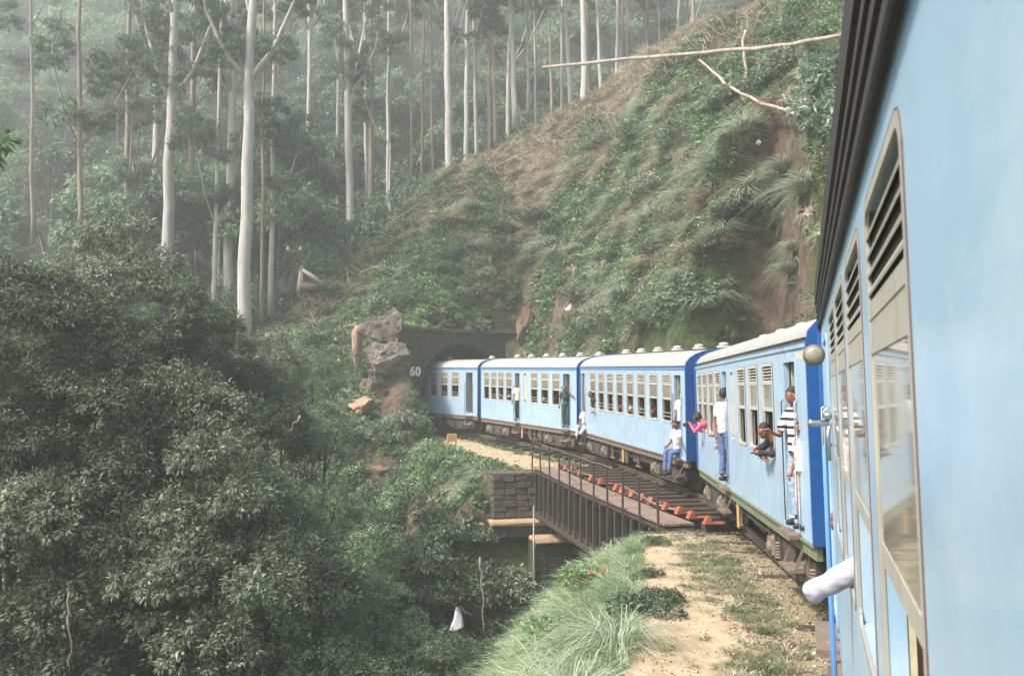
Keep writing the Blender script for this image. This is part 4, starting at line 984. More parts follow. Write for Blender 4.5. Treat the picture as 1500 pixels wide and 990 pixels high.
# middle coach
person('man in white shirt standing in the near door of the middle coach, arm out', co2, (.56, -.12, FL), R(25),
       dict(elL=(-.3,.1,1.22), wrL=(-.42,.26,1.16)), look=R(30), vox=.015)
person('man in blue jeans sitting on the door step of the middle coach, legs dangling', co2, (.66, -.05, BZ+.08), R(15),
       dict(SIT, knL=(-.12,.36,.08), knR=(.1,.36,.08), anL=(-.12,.42,-.38), anR=(.08,.40,-.40), elL=(-.3,.2,.42), wrL=(-.5,.34,.36), head=(0,.1,.8)), top='c_white', bottom='c_jeans', look=R(20), vox=.013, scale=1.05)
person('brown haired passenger leaning head out of the farthest window of the middle coach', co2, (8.75, -.28, BZ+.62), R(20),
       dict(LEAN, head=(0,.5,.88), neck=(0,.38,.74), chest=(0,.2,.52), shL=(-.17,.3,.66), shR=(.17,.3,.66)), top='c_black', hair='hair_br', look=R(40), vox=.018)
person('person in pale trousers, leg hanging from the far door of the middle coach', co2, (10.2, -.1, BZ+.1), R(40),
       dict(SIT, anL=(-.12,.62,-.15), knL=(-.12,.42,.02)), top='c_cream', bottom='c_white', vox=.018)
# coach beyond the bridge
person('person in dark teal clothes leaning out of the near door, holding the rail', co3, (.85, .02, FL), R(45),
       dict(chest=(0,.1,1.3), neck=(0,.18,1.44), head=(0,.24,1.58), shL=(-.17,.14,1.4), shR=(.17,.1,1.4), elL=(-.3,.3,1.3), wrL=(-.38,.46,1.3)), top='c_teal', bottom='c_teal', look=R(30), vox=.016, hair='hair_br')
person('person in pale shirt waving an arm from the centre door', co3, (5.45, -.05, FL), R(40), dict(elL=(-.34,.14,1.36), wrL=(-.5,.3,1.42)), top='c_cream', bottom='c_black', vox=.02)
# seated passengers seen in the windows: three figures made once, then copied
def sitter(top, hair, skin, label):
    return person(label, co2, (0,0,0), 0, dict(KNEEL, elL=(-.2,.26,.36), wrL=(0,.33,.40)), top=top, hair=hair, skin=skin, vox=.022)
proto = {}
seats = [(co2, 7.6, 'c_black','dark-shirted passenger behind a barred window of the middle coach, near its far end'),
  (co2, 4.6, 'c_green','passenger in turquoise behind the fourth window from the near end of the middle coach'), (co2, 5.6, 'c_white','white-shirted passenger mid-way along the middle coach'),
  (co2, 3.5, 'c_red','passenger in brick red resting an arm at the third window of the middle coach'), (co2, 6.6, 'c_red','passenger in brick red behind the sixth window of the middle coach'),
  (co2, 2.4, 'c_black','passenger in black in the second window of the middle coach'),
  (co3, 2.7, 'c_red','passenger in brick red in the coach before the tunnel, between its two doors'), (co3, 3.7, 'c_white','white-shirted passenger in the coach before the tunnel, right of the centre door'),
  (co3, 1.75, 'c_green','passenger in turquoise next to the near door of the coach before the tunnel'), (co3, 7.2, 'c_white','white-shirted passenger left of the centre door before the tunnel'),
  (co3, 8.1, 'c_black','passenger in black leaning at the second window from the far end before the tunnel'), (co4, 2.05, 'c_red','passenger in brick red at the window beside the last open door'),
  (co4, 3.1, 'c_white','white-shirted passenger at the window nearest the tunnel mouth'), (co1, 3.4, 'c_cream','passenger in pale clothes sitting inside the second coach')]
for k, (c, x, col_, lab) in enumerate(seats):
    if col_ not in proto: p = proto[col_] = sitter(col_, 'hair', 'skin' if k % 2 else 'skin_light', lab); KIDS[p.name] = list(p.children)
    else: p = copy_tree(proto[col_]); p['label'] = lab
    p.matrix_world = c.matrix_basis @ Matrix.Translation((x + .06, -.50 + .04*(k % 3), BZ+.56)) @ Matrix.Rotation(R(random.uniform(-30, 30)), 4, 'Z')
# own coach (mirrored frame: visible side faces -y)
def own_person(label, s, out, z, facing, J, **k):
    return person(label, own, (8.25-s, -out, z), math.pi + facing, J, **k)
own_person('passenger in white long sleeve resting a bent elbow outside the nearest coach', 4.30, -.40, BZ+.63, 0,
    dict(KNEEL, shR=(.16,-.02,.62), shL=(-.16,.12,.58), chest=(0,.03,.46), elL=(-.14,.565,.30), wrL=(-.05,.30,.50), neck=(0,-.02,.66), head=(0,-.08,.82), elR=(.2,.05,.36), wrR=(.12,.25,.4)), base=SIT, top='c_sleeve', bottom='c_jeans', sleeve='long', vox=.010)
own_person('passenger in cream clothes standing in the rear door of the nearest coach', 6.8, -.14, FL, R(10), dict(), top='c_white', bottom='c_cream', vox=.014, scale=.92)

# ------------------------------------------------------------------ foliage building blocks
def unit(v): return v / np.maximum(np.linalg.norm(v, axis=-1, keepdims=True), 1e-9)
def leaf_mesh(name, c, d, n, ln, wd, tint, m, curl=0.0):
    """diamond leaves: c base points, d directions, n normals (all N x 3), ln, wd sizes"""
    N = len(c); s = unit(np.cross(d, n)); nn = unit(np.cross(s, d)); ln = np.broadcast_to(ln, (N,))[:, None]; wd = np.broadcast_to(wd, (N,))[:, None]
    v = np.stack([c, c + d*ln*.45 + s*wd*.5 + nn*ln*.06, c + d*ln - nn*ln*curl, c + d*ln*.45 - s*wd*.5 + nn*ln*.06], 1).reshape(-1, 3)
    me = bpy.data.meshes.new(name); me.vertices.add(4*N); me.vertices.foreach_set('co', v.ravel().astype(np.float32))
    me.loops.add(4*N); me.loops.foreach_set('vertex_index', np.arange(4*N, dtype=np.int32)); me.polygons.add(N); me.polygons.foreach_set('loop_start', np.arange(0, 4*N, 4, dtype=np.int32))
    me.update(calc_edges=True); at_ = me.attributes.new('tint', 'FLOAT', 'POINT'); at_.data.foreach_set('value', np.repeat(tint, 4).astype(np.float32)); me.materials.append(m); return me
def crown_mesh(name, seed, lobes, per_lobe, leaves, ln, wd, m, droop=.35, spread=.28, fill=.25):
    r = np.random.default_rng(seed); C = []; D = []; Nn = []; tt = []
    for (lx, ly, lz, lr) in lobes:
        k = int(per_lobe * (lr/1.0)**1.6) + 6
        u = unit(r.normal(size=(k, 3))); u[:, 2] = np.abs(u[:, 2])*.9 + u[:, 2]*.1 - .12*r.random(k); u = unit(u)
        rad = lr*(1 - fill*r.random(k)**1.5) * (1 + .22*np.sin(u[:, 0]*5+seed)*np.cos(u[:, 1]*6+u[:, 2]*4))
        cc = np.array([lx, ly, lz]) + u*rad[:, None]*np.array([1, 1, .8]); base_t = r.random(k)
        for q in range(leaves):
            dd = unit(u*.7 + r.normal(size=(k, 3))*.75 + np.array([0, 0, -droop])); pp = cc + dd*spread*r.random((k, 1))*.6
            C.append(pp); D.append(dd); Nn.append(unit(u + r.normal(size=(k, 3))*.5 + np.array([0, 0, .6]))); tt.append(np.clip(base_t*.6 + .4*r.random(k), 0, 1))
    C = np.concatenate(C); D = np.concatenate(D); Nn = np.concatenate(Nn); tt = np.concatenate(tt); N = len(C)
    return leaf_mesh(name, C, D, Nn, ln*(.6+.8*r.random(N)), wd*(.6+.8*r.random(N)), tt, m, .15)
def make_lobes(seed, n, rx, rz, r0, r1, flat=1.0):
    r = random.Random(seed); out = []
    for k in range(n):
        a = r.uniform(0, 2*math.pi); e = r.uniform(-.35, 1); q = r.uniform(.45, 1)**.6; h = math.sqrt(max(0, 1-max(e,0)**2))
        out.append((math.cos(a)*rx*q*h, math.sin(a)*rx*q*h, e*rz*q*flat, r.uniform(r0, r1)))
    return out
def trunk_mesh(name, seed, h, r0, r1, m, limbs=5, fork=None, lean=.02, n=9, limb_len=.28, crook=.012):
    r = random.Random(seed); mb = MB(); pts = []; K = 9; dx = dy = 0; px, py = r.uniform(-lean, lean), r.uniform(-lean, lean)
    for k in range(K+1):
        f = k/K; dx += px*h/K + r.uniform(-crook, crook)*h*.5; dy += py*h/K + r.uniform(-crook, crook)*h*.5; pts.append(Vector((dx, dy, f*h)))
    rad = [r0*(1-f)**.8 + r1*f + (.35*r0 if k == 0 else 0) for k, f in enumerate([k/K for k in range(K+1)])]
    mb.tube(pts, rad, n)
    tips = [pts[-1]]
    for q in range(limbs):
        f = (fork or .45) + (1-(fork or .45))*q/max(1, limbs)*.9; k = min(K-1, int(f*K)); p = pts[k].lerp(pts[k+1], f*K-k)
        a = r.uniform(0, 2*math.pi); L_ = h*limb_len*r.uniform(.5, 1)*(1.15-f*.5); up = r.uniform(.9, 2.0)
        d = Vector((math.cos(a), math.sin(a), up)).normalized(); rr = rad[k]*.5
        p1 = p + d*L_*.5 + Vector((0,0,-.02*L_)); p2 = p + d*L_ + Vector((0, 0, .14*L_)); mb.tube([p, p1, p2], [rr, rr*.7, rr*.3], 6); tips.append(p2)
        for w in range(2):
            a2 = a + r.uniform(-1, 1); d2 = Vector((math.cos(a2), math.sin(a2), r.uniform(.3, 1.4))).normalized(); mb.tube([p1, p1+d2*L_*.3, p1+d2*L_*.5+Vector((0,0,.05*L_))], [rr*.45, rr*.3, rr*.12], 5); tips.append(p1+d2*L_*.5)
    return mb.mesh(name, m), tips

# ground-cover pieces; they live in collections of their own and are only used as instances
def inst_mat(name, trans=.3, rough=.6):
    m = bpy.data.materials.new(name); m.use_nodes = True; nt = m.node_tree; N = nt.nodes; L = nt.links; p = N['Principled BSDF']; p.inputs['Roughness'].default_value = rough; p.inputs['Specular IOR Level'].default_value = .25
    a = N.new('ShaderNodeAttribute'); a.attribute_type = 'INSTANCER'; a.attribute_name = 'shade'
    t = N.new('ShaderNodeAttribute'); t.attribute_name = 'tint'
    mr = N.new('ShaderNodeMapRange'); mr.inputs[3].default_value = .55; mr.inputs[4].default_value = 1.4; L.new(t.outputs['Fac'], mr.inputs[0])
    mx = N.new('ShaderNodeVectorMath'); mx.operation = 'SCALE'; L.new(a.outputs['Color'], mx.inputs[0]); L.new(mr.outputs[0], mx.inputs['Scale'])
    L.new(mx.outputs[0], p.inputs['Base Color']); tr = N.new('ShaderNodeBsdfTranslucent'); L.new(mx.outputs[0], tr.inputs[0])
    ms = N.new('ShaderNodeMixShader'); ms.inputs[0].default_value = trans; L.new(p.outputs[0], ms.inputs[1]); L.new(tr.outputs[0], ms.inputs[2]); L.new(ms.outputs[0], N['Material Output'].inputs[0]); return m
M['cover'] = inst_mat('ground_cover_leaf')
def blades(name, seed, n, h, spread, wd, m, lean=.5, droop=.6, base=.12):
    """grass clump: arching blades of three segments"""
    r = np.random.default_rng(seed); V = []; Fc = []; tt = []
    for k in range(n):
        a = r.uniform(0, 2*math.pi); b = base*math.sqrt(r.random()); p = np.array([b*math.cos(a), b*math.sin(a), 0]); a += r.normal()*.5
        L_ = h*r.uniform(.5, 1.15); le = lean*r.random()+.08; side_ = np.array([-math.sin(a), math.cos(a), 0])*wd*.5; q0 = len(V)
        for s_ in range(4):
            f = s_/3; out = le*L_*f + spread*L_*f*f; z = L_*(f - droop*le*f*f*1.3 - spread*droop*f**3); c = p + np.array([math.cos(a)*out, math.sin(a)*out, z]); w = 1-f*.85
            V += [c-side_*w, c+side_*w]
        for s_ in range(3): Fc.append((q0+2*s_, q0+2*s_+1, q0+2*s_+3, q0+2*s_+2))
        tt += [r.random()]*8
    me = bpy.data.meshes.new(name); me.from_pydata([tuple(v) for v in V], [], Fc); at_ = me.attributes.new('tint', 'FLOAT', 'POINT'); at_.data.foreach_set('value', tt); me.materials.append(m); return me
def clump(name, seed, n, rad, ln, wd, m, hz=.5):
    r = np.random.default_rng(seed); u = unit(r.normal(size=(n, 3))); u[:, 2] = np.abs(u[:, 2]); c = u*rad*(.35+.65*r.random((n, 1)))*np.array([1, 1, hz])
    d = unit(u + r.normal(size=(n, 3))*.6 + np.array([0, 0, .15])); return leaf_mesh(name, c, d, unit(u+np.array([0,0,.7])+r.normal(size=(n,3))*.3), ln*(.6+.8*r.random(n)), wd*(.7+.6*r.random(n)), r.random(n), m, .1)
def make_collection(name, meshes):
    c = bpy.data.collections.new(name)
    for k, me in enumerate(meshes):
        o = bpy.data.objects.new(f'{me.name}', me); c.objects.link(o)
    return c
def scatter(name, label, coll, P, rot, scl, idx, shade, parent=None):
    N = len(P); me = bpy.data.meshes.new(name); me.vertices.add(N); me.vertices.foreach_set('co', np.asarray(P, np.float32).ravel())
    def A(n, t, d, k): a = me.attributes.new(n, t, 'POINT'); a.data.foreach_set(k, np.asarray(d).ravel())
    A('rot', 'FLOAT_VECTOR', np.asarray(rot, np.float32), 'vector'); A('scl', 'FLOAT_VECTOR', np.asarray(scl, np.float32), 'vector'); A('idx', 'INT', np.asarray(idx, np.int32), 'value')
    A('shade', 'FLOAT_COLOR', np.concatenate([np.asarray(shade, np.float32)[:, :3], np.ones((N, 1), np.float32)], 1), 'color')
    o = link(name, me, parent); g = bpy.data.node_groups.new(name + '_scatter', 'GeometryNodeTree')
    g.interface.new_socket('Geometry', in_out='INPUT', socket_type='NodeSocketGeometry'); g.interface.new_socket('Geometry', in_out='OUTPUT', socket_type='NodeSocketGeometry')
    N_ = g.nodes; L = g.links; gi = N_.new('NodeGroupInput'); go = N_.new('NodeGroupOutput'); ip = N_.new('GeometryNodeInstanceOnPoints'); ci = N_.new('GeometryNodeCollectionInfo')
    ci.inputs['Collection'].default_value = coll; ci.inputs['Separate Children'].default_value = True; ci.inputs['Reset Children'].default_value = True
    def NA(n, t): a = N_.new('GeometryNodeInputNamedAttribute'); a.data_type = t; a.inputs['Name'].default_value = n; return a.outputs['Attribute']
    L.new(gi.outputs[0], ip.inputs['Points']); L.new(ci.outputs[0], ip.inputs['Instance']); ip.inputs['Pick Instance'].default_value = True
    L.new(NA('idx', 'INT'), ip.inputs['Instance Index']); e2r = N_.new('FunctionNodeEulerToRotation'); L.new(NA('rot', 'FLOAT_VECTOR'), e2r.inputs[0]); L.new(e2r.outputs[0], ip.inputs['Rotation'])
    L.new(NA('scl', 'FLOAT_VECTOR'), ip.inputs['Scale']); L.new(ip.outputs[0], go.inputs[0])
    md = o.modifiers.new('scatter', 'NODES'); md.node_group = g
    tag(o, label, kind='stuff'); return o
COV = make_collection('cover_pieces', [clump('a0', 1, 46, .42, .13, .075, M['cover']), clump('a1', 2, 60, .5, .10, .06, M['cover'], .6), clump('a2', 3, 40, .36, .17, .08, M['cover'], .8),
      blades('b0', 4, 40, .5, .5, .022, M['cover']), blades('b1', 5, 46, .75, .6, .022, M['cover'], .4), blades('b2', 6, 34, .3, .8, .02, M['cover'], .9, .9), clump('c0', 7, 22, .16, .09, .05, M['cover'], .6)])
COVH = make_collection('hill_cover_pieces', [clump('a0', 1, 50, .42, .15, .085, M['cover']), clump('a1', 2, 60, .5, .12, .075, M['cover'], .6), clump('a2', 3, 44, .36, .2, .1, M['cover'], .8),
      blades('b0', 4, 60, .48, .45, .03, M['cover'], .5, .8), blades('b1', 5, 70, .6, .5, .03, M['cover'], .6, .8), blades('b2', 6, 50, .34, .7, .028, M['cover'], .9, .8), clump('c0', 7, 22, .16, .09, .05, M['cover'], .6)])
def lin(*c): return np.array(grey(rgb(*c), .2)[:3])
GREENS = [lin(60,86,48), lin(84,116,64), lin(108,134,86), lin(74,94,60), lin(128,146,98)]
DRY = [lin(176,162,134), lin(198,182,156), lin(164,144,120), lin(196,188,162), lin(148,122,102)]
def seen(x, y, z, pad=60):
    """is the point inside the picture, widened by pad pixels"""
    c, s = math.cos(PITCH), math.sin(PITCH); zc = y*c + (z-EYE)*s; yc = -y*s + (z-EYE)*c
    px = 750 + F*x/np.maximum(zc, .1); py = 495 - F*yc/np.maximum(zc, .1); return (zc > 1) & (px > -pad) & (px < 1500+pad) & (py > -pad*2) & (py < 990+pad*2)
TV = None
def gridT(x, y):
    i = np.clip((x-GX0)/GS, 0, len(gx)-1.001); j = np.clip((y-GY0)/GS, 0, len(gy)-1.001); i0 = i.astype(int); j0 = j.astype(int); a = i-i0; b = j-j0
    return ZZ[j0,i0]*(1-a)*(1-b)+ZZ[j0,i0+1]*a*(1-b)+ZZ[j0+1,i0]*(1-a)*b+ZZ[j0+1,i0+1]*a*b
def track_q(x, y, clamp=True):
    P = np.stack([x, y], 1); best = np.full(len(x), 1e9); q = np.zeros(len(x)); jj = np.zeros(len(x), int)
    for j in range(len(TRK)):
        d = P-TRK[j]; r = np.hypot(d[:,0], d[:,1]); m = r < best; best = np.where(m, r, best); q = np.where(m, d @ left[j], q); jj = np.where(m, j, jj)
    return q, jj, best

def hillside_cover():
    r = np.random.default_rng(21); N = 620000
    x = r.uniform(-40, 32, N); y = r.uniform(5, 71, N); z = gridT(x, y); sl = np.hypot(gridT(x+.3, y)-gridT(x-.3, y), gridT(x, y+.3)-gridT(x, y-.3))/.6; k = (seen(x, y, z, 40) | ((x > 5) & (x < 24) & (y > 6))) & (r.random(N) < np.minimum(1, np.hypot(1, sl)**1.5/6.5)); x, y, z = x[k], y[k], z[k]
    q, jj, best = track_q(x, y); onb = (jj > SB0) & (jj < SB1)
    behind = ((np.stack([x, y], 1)-PORT_C) @ pu) > -.2
    wl = np.where(jj <= SB0, 3.95, np.interp(side[jj, 1], [29, 40, 45], [4.9, 4.0, 3.2]))
    keep = ~((q > -2.6) & (q < wl) & ~behind) ; keep &= ~(onb & (q > -3.2) & (q < 4.6))
    lonp = (np.stack([x, y], 1)-PORT_C) @ pu; latp = (np.stack([x, y], 1)-PORT_C) @ pn
    keep &= ~((np.abs(latp) < 5.2) & (lonp > -1.2) & (lonp < .9))
    da = np.stack([x, y], 1) - abl; aa = ad/np.linalg.norm(ad); an_ = np.array([-aa[1], aa[0]]); la = da @ aa; lb = da @ an_
    keep &= ~((la > -.3) & (la < 5) & (lb > -.9) & (lb < 1.5))
    x, y, z, q = x[keep], y[keep], z[keep], q[keep]; n = len(x)
    gxz = (gridT(x+.4, y)-gridT(x-.4, y))/.8; gyz = (gridT(x, y+.4)-gridT(x, y-.4))/.8; slope = np.hypot(gxz, gyz)
    n1 = fbm(x, y, .22, 5.5); n2 = fbm(x, y, .8, 2.2); u = r.random(n)
    yr = np.interp(x, RX, RY); ridge = np.exp(-((y-yr+2)/5.0)**2)
    nearb = (y < 19) & (x < 5)
    dry = ((n1*.8 + n2*.5 + ridge*.62 > .44) | (u > .86)) & ~nearb
    bare = (n2 + n1*.4 < -.62) & ~nearb
    er = earth(x, y, fbm(x, y, .7, 8.8)); k = (~bare | (u < .12)) & (r.random(n) > er*.93); 
    x, y, z, n1, n2, dry, u, slope, gxz, gyz, nearb, q, ridge = [a[k] for a in (x, y, z, n1, n2, dry, u, slope, gxz, gyz, nearb, q, ridge)]; n = len(x)
    idx = np.where(dry, r.choice([3, 4, 5, 5], n), r.choice([0, 1, 2, 0, 1, 5], n)); sc = np.where(dry, .9, .85)*(.6+.9*r.random(n)); sc *= np.where(y > 45, 1.15, 1)
    gsel = np.array(GREENS)[np.clip(((n2+.6)*2.6 + r.random(n)*2).astype(int), 0, 4)]; dsel = np.array(DRY)[r.integers(0, 5, n)]
    gr_dry = np.array([lin(140,152,118), lin(162,172,138), lin(120,136,98)])[r.integers(0, 3, n)]
    gsel = gsel*np.where((r.random(n) < .35)[:, None], 1.45, 1.08)
    shade = np.where(dry[:, None], np.where((r.random(n) < .25 + ridge*.6)[:, None], dsel, gr_dry), gsel)*(.75+.5*r.random((n, 1)))
    yw_ = r.uniform(0, 6.28, n); tx = -gyz*.0; rot = np.stack([np.arctan(-gyz)*-.6*np.ones(n), np.arctan(gxz)*-.6, yw_], 1)
    rot = np.stack([np.where(dry, .5, .15)*np.arctan(gyz), -np.where(dry, .5, .15)*np.arctan(gxz), yw_], 1)
    nb = nearb
    k = ~nb
    # fresh grass along the top of the tunnel portal
    m_ = 480; la_ = r.uniform(-5.3, 4.2, m_); lo_ = r.uniform(.35, 4.2, m_); pp = PORT_C + la_[:, None]*pn*-1 + lo_[:, None]*pu; zz = np.maximum(gridT(pp[:, 0], pp[:, 1]), np.where(lo_ < 1.2, 6.35, 0))+.05
    x = np.r_[x, pp[:, 0]]; y = np.r_[y, pp[:, 1]]; z = np.r_[z, zz]; k = np.r_[k, np.ones(m_, bool)]; idx = np.r_[idx, r.choice([3, 4, 0, 5], m_)]; sc = np.r_[sc, r.uniform(.6, 1.05, m_)]
    shade = np.concatenate([shade, np.array([lin(132,176,98), lin(158,190,118), lin(112,154,84)])[r.integers(0, 3, m_)]]); rot = np.concatenate([rot, np.stack([r.normal(size=m_)*.2, r.normal(size=m_)*.2, r.uniform(0, 6.28, m_)], 1)])
    scatter('hillside_undergrowth', 'mixed green undergrowth and dry brown grass covering the steep hillside', COVH, np.stack([x, y, z-.05], 1)[k], rot[k], np.repeat(sc[:, None], 3, 1)[k], idx[k], shade[k])
    return n
hillside_cover()
def bank_grass():
    """tall pale green grass on the bank left of the path"""
    r = np.random.default_rng(31); N = 15000; P = []; S = []; Rr = []; I = []; Sh = []
    cols = [lin(134,156,108), lin(156,176,134), lin(118,144,88), lin(180,186,150), lin(100,126,76)]
    for _ in range(N):
        j = int(r.integers(0, SB0+1)); edge = 3.7 - max(0, (side[j,1]-9)*.07); q = edge + r.exponential(1.5) - .12; p = TRK[j] + left[j]*q + tang[j]*r.uniform(-.4, .4)
        if q > 8.5 or p[1] < 3: continue
        dd = q-edge; sc = r.uniform(.5, 1.1)*min(1, .42+dd*.6); P.append((p[0], p[1], T(p[0], p[1])-.04)); S.append((sc, sc, sc*1.05)); Rr.append((r.normal()*.15, r.normal()*.15-.1, r.uniform(0, 6.28)))
        t = r.random(); I.append(int(r.choice([3, 4, 4, 5])) if t < .9 else int(r.choice([0, 1]))); c = cols[int(r.integers(0, 5))]*r.uniform(.8, 1.15); Sh.append(c if t < .9 else cols[4]*.8)
    scatter('tall_grass', 'tall pale green grass spilling down the bank beside the footpath', COV, P, Rr, S, I, Sh)
    # low weeds on the verge between path and sleepers, and on the path's edges
    P = []; S = []; Rr = []; I = []; Sh = []
    for _ in range(11000):
        j = int(r.integers(0, SB0+1)); q = 1.35 + (1.15*r.random()**1.0) + abs(r.normal())*.12 if r.random() < .88 else r.uniform(2.3, 3.7); p = TRK[j] + left[j]*q
        if q > 2.35 and r.random() < .7: continue
        if mnoise.noise((p[0]*.9, p[1]*.9, 4)) + .35*r.random() < -.02: continue
        sc = r.uniform(.2, .5); p = p + tang[j]*r.uniform(-.3, .3); P.append((p[0], p[1], T(p[0], p[1])+.01)); S.append((sc, sc, sc*.7)); Rr.append((0, 0, r.uniform(0, 6.28))); I.append(int(r.choice([5, 6, 6, 3, 6]))); Sh.append(cols[int(r.integers(0, 5))]*np.array([.72,.72,.6])*r.uniform(.6, 1.1) if r.random() < .75 else DRY[int(r.integers(0, 5))])
    for _ in range(1500):
        j = int(r.choice(farr)); q = r.choice([r.uniform(4.0, 5.2), r.uniform(1.6, 2.2)]) - max(0, (side[j,1]-36)*.12); p = TRK[j] + left[j]*q; sc = r.uniform(.2, .6)
        if ((p-PORT_C) @ pu) > -.2: continue
        P.append((p[0], p[1], T(p[0], p[1])+.01)); S.append((sc, sc, sc*.8)); Rr.append((0, 0, r.uniform(0, 6.28))); I.append(int(r.choice([5, 3, 0, 6]))); Sh.append(GREENS[int(r.integers(0, 5))]*1.1)
    scatter('verge_weeds', 'low weeds and grass tufts between the footpath and the sleepers', COV, P, Rr, S, I, Sh)
    # gravel
    gm = []
    for k in range(3):
        bm = bmesh.new(); bmesh.ops.create_icosphere(bm, subdivisions=1, radius=1)
        for v in bm.verts: v.co *= 1 + .3*mnoise.noise(v.co*1.4+Vector((k*3,0,0))); v.co.z *= .6
        me = bpy.data.meshes.new(f'g{k}'); bm.to_mesh(me); bm.free(); a = me.attributes.new('tint', 'FLOAT', 'POINT'); a.data.foreach_set('value', [.5]*len(me.vertices)); me.materials.append(M['cover']); gm.append(me)
    GC = make_collection('gravel_pieces', gm); P = []; S = []; Rr = []; I = []; Sh = []
    gcol = [lin(176,162,140), lin(150,136,114), lin(196,184,164), lin(122,108,92), lin(180,150,128)]
    for _ in range(22000):
        t = r.random(); far_ = r.random() < .18; j = int(r.choice(farr)) if far_ else int(min(SB0, 8+r.integers(0, SB0-7))); q = r.uniform(-2, 4.9) if far_ else (r.uniform(-1.9, 2.3) if t < .9 else r.uniform(2.3, 3.7)); p = TRK[j]+left[j]*q + tang[j]*r.uniform(-.3,.3)
        if far_ and ((p-PORT_C) @ pu) > 0: continue
        s_ = r.uniform(.008, .024)*(1.2 if t < .75 else .8)*(1.4 if far_ else 1); P.append((p[0], p[1], T(p[0], p[1])+.03)); S.append((s_, s_, s_)); Rr.append(tuple(r.uniform(0, 6.28, 3))); I.append(int(r.integers(0, 3))); Sh.append(gcol[int(r.integers(0, 5))]*r.uniform(.7, 1.1))
    scatter('ballast_gravel', 'loose gravel and fallen leaves on the track bed', GC, P, Rr, S, I, Sh)
bank_grass()

# ------------------------------------------------------------------ trees in front, in the valley
TOPZ = {}
def note_top(ms):
    for me in ms:
        co = np.empty(len(me.vertices)*3, np.float32); me.vertices.foreach_get('co', co); TOPZ[me.name] = float(np.percentile(co[2::3], 99.2))
def tree(name, label, x, y, z_top, crown_me, crown_h, trunk_me, trunk_h, s=1.0, group=None, cat='tree', rz=None, sx=1.0, zb=None):
    zb = (T(x, y) - .2) if zb is None else zb
    o = empty(name, (x, y, zb), random.uniform(0, 6.28) if rz is None else rz); tag(o, label, cat, group)
    H_ = z_top - zb; crown_h = TOPZ.get(crown_me.name, crown_h); cz = H_ - crown_h*s
    link('trunk', trunk_me, o, (0, 0, 0), scale=(max(.5, s), max(.5, s), max(.5, (cz + crown_h*s*.3))/trunk_h))
    link('crown', crown_me, o, (0, 0, cz), scale=(s*sx, s*sx, s)); return o
FC = [crown_mesh('crown', 40+k, make_lobes(60+k, 22, 2.3, 2.6, .45, .95), 165, 12, .105, .042, M['leaf_fore'], .75, .24) for k in range(3)]
SC = [crown_mesh('crown', 50+k, make_lobes(80+k, 20, 1.9, 1.8, .4, .85), 150, 10, .085, .042, M['leaf_bush'], .25, .2) for k in range(3)]
note_top(FC + SC)
LT = [trunk_mesh('trunk', 90+k, 8, .16, .05, M['bark_dark'], 6, .35, limb_len=.3)[0] for k in range(2)]
GF = 'dark broadleaved trees filling the valley'; GB = 'bushy small trees on the valley side'
fore = [ # px, py of the crown's top, distance, scale, kind, label
 (55,284,20,1.2,'f','tallest broadleaved tree at the left, its drooping leaf whorls rising against the gum trunks'),
 (-40,372,17,1.05,'f','broadleaved tree cut off by the left edge, level with the tallest crown'),
 (40,405,18.5,.95,'f','broadleaved crown directly below the tallest one'),
 (190,408,21,.9,'f','broadleaved crown just right of the tallest tree'),
 (225,392,25,.8,'s','small rounded green tree below the two big pale trunks'),
 (300,448,25,.95,'f','broadleaved crown left of the foot of the great pale gum'),
 (345,482,26,.8,'f','yellow-flecked crown at the foot of the great pale gum'),
 (405,498,31,.66,'s','smooth green dome bush right of the great pale gum'),
 (455,522,31,.6,'s','rounded bush in front of the orange rocks'),
 (330,528,22,.95,'f','dark crown below the great pale gum, in the second row'),
 (100,505,17.0,0.97,'f','dark crown in shade under the tallest tree'),
 (220,540,17,1.0,'f','dark crown in the middle of the left thicket'),
 (-10,590,16.4,1.12,'f','dark crown at the left edge halfway down'),
 (385,575,24,.8,'s','bush on the valley side below the green dome bush'),
 (462,596,27,.7,'s','bush below the ochre rock slab'),
 (385,690,20,.62,'s','grey green bush in the middle of the valley side'),
 (470,700,22,.6,'s','bush below the red overhang of earth'),
 (300,640,15.5,1.0,'f','speckled tree left of the valley bushes'),
 (140,660,16.4,1.18,'f','shadowy tree in the lower left'),
 (345,770,17.0,0.85,'s','dense dark bush low in the valley'),
 (448,800,17.5,.68,'s','dense bush beside the fallen stick'),
 (540,850,20,.5,'s','bush under the eroded bank'),
 (598,905,18,.42,'s','bush left of the hanging white cloth'),
 (250,820,16.1,1.20,'f','dark tree low in the left half'),
 (40,800,15.9,1.29,'f','dark tree in the bottom left corner'),
 (400,900,16.5,0.85,'s','bush low in the valley at the bottom edge'),
 (500,925,16.9,0.66,'s','bush at the bottom edge left of the flowering shrub'),
 (140,925,15.6,1.18,'f','dark tree at the bottom edge beside the pale twig'),
 (330,960,15.9,1.09,'s','dark bush at the bottom edge'),
 (655,935,17.0,0.46,'s','little bush below the hanging white cloth')]
for k, (px, py, Y, s, kind, lab) in enumerate(fore):
    p = at(px, py, Y); cm = (FC if kind == 'f' else SC)[k % 3]; ch = 3.4 if kind == 'f' else 2.7
    tree('broadleaf_tree' if kind == 'f' else 'bushy_tree', lab, p.x, p.y + (1.5 if kind == 'f' else .8)*s, p.z, cm, ch, LT[k % 2], 8, s, GF if kind == 'f' else GB)

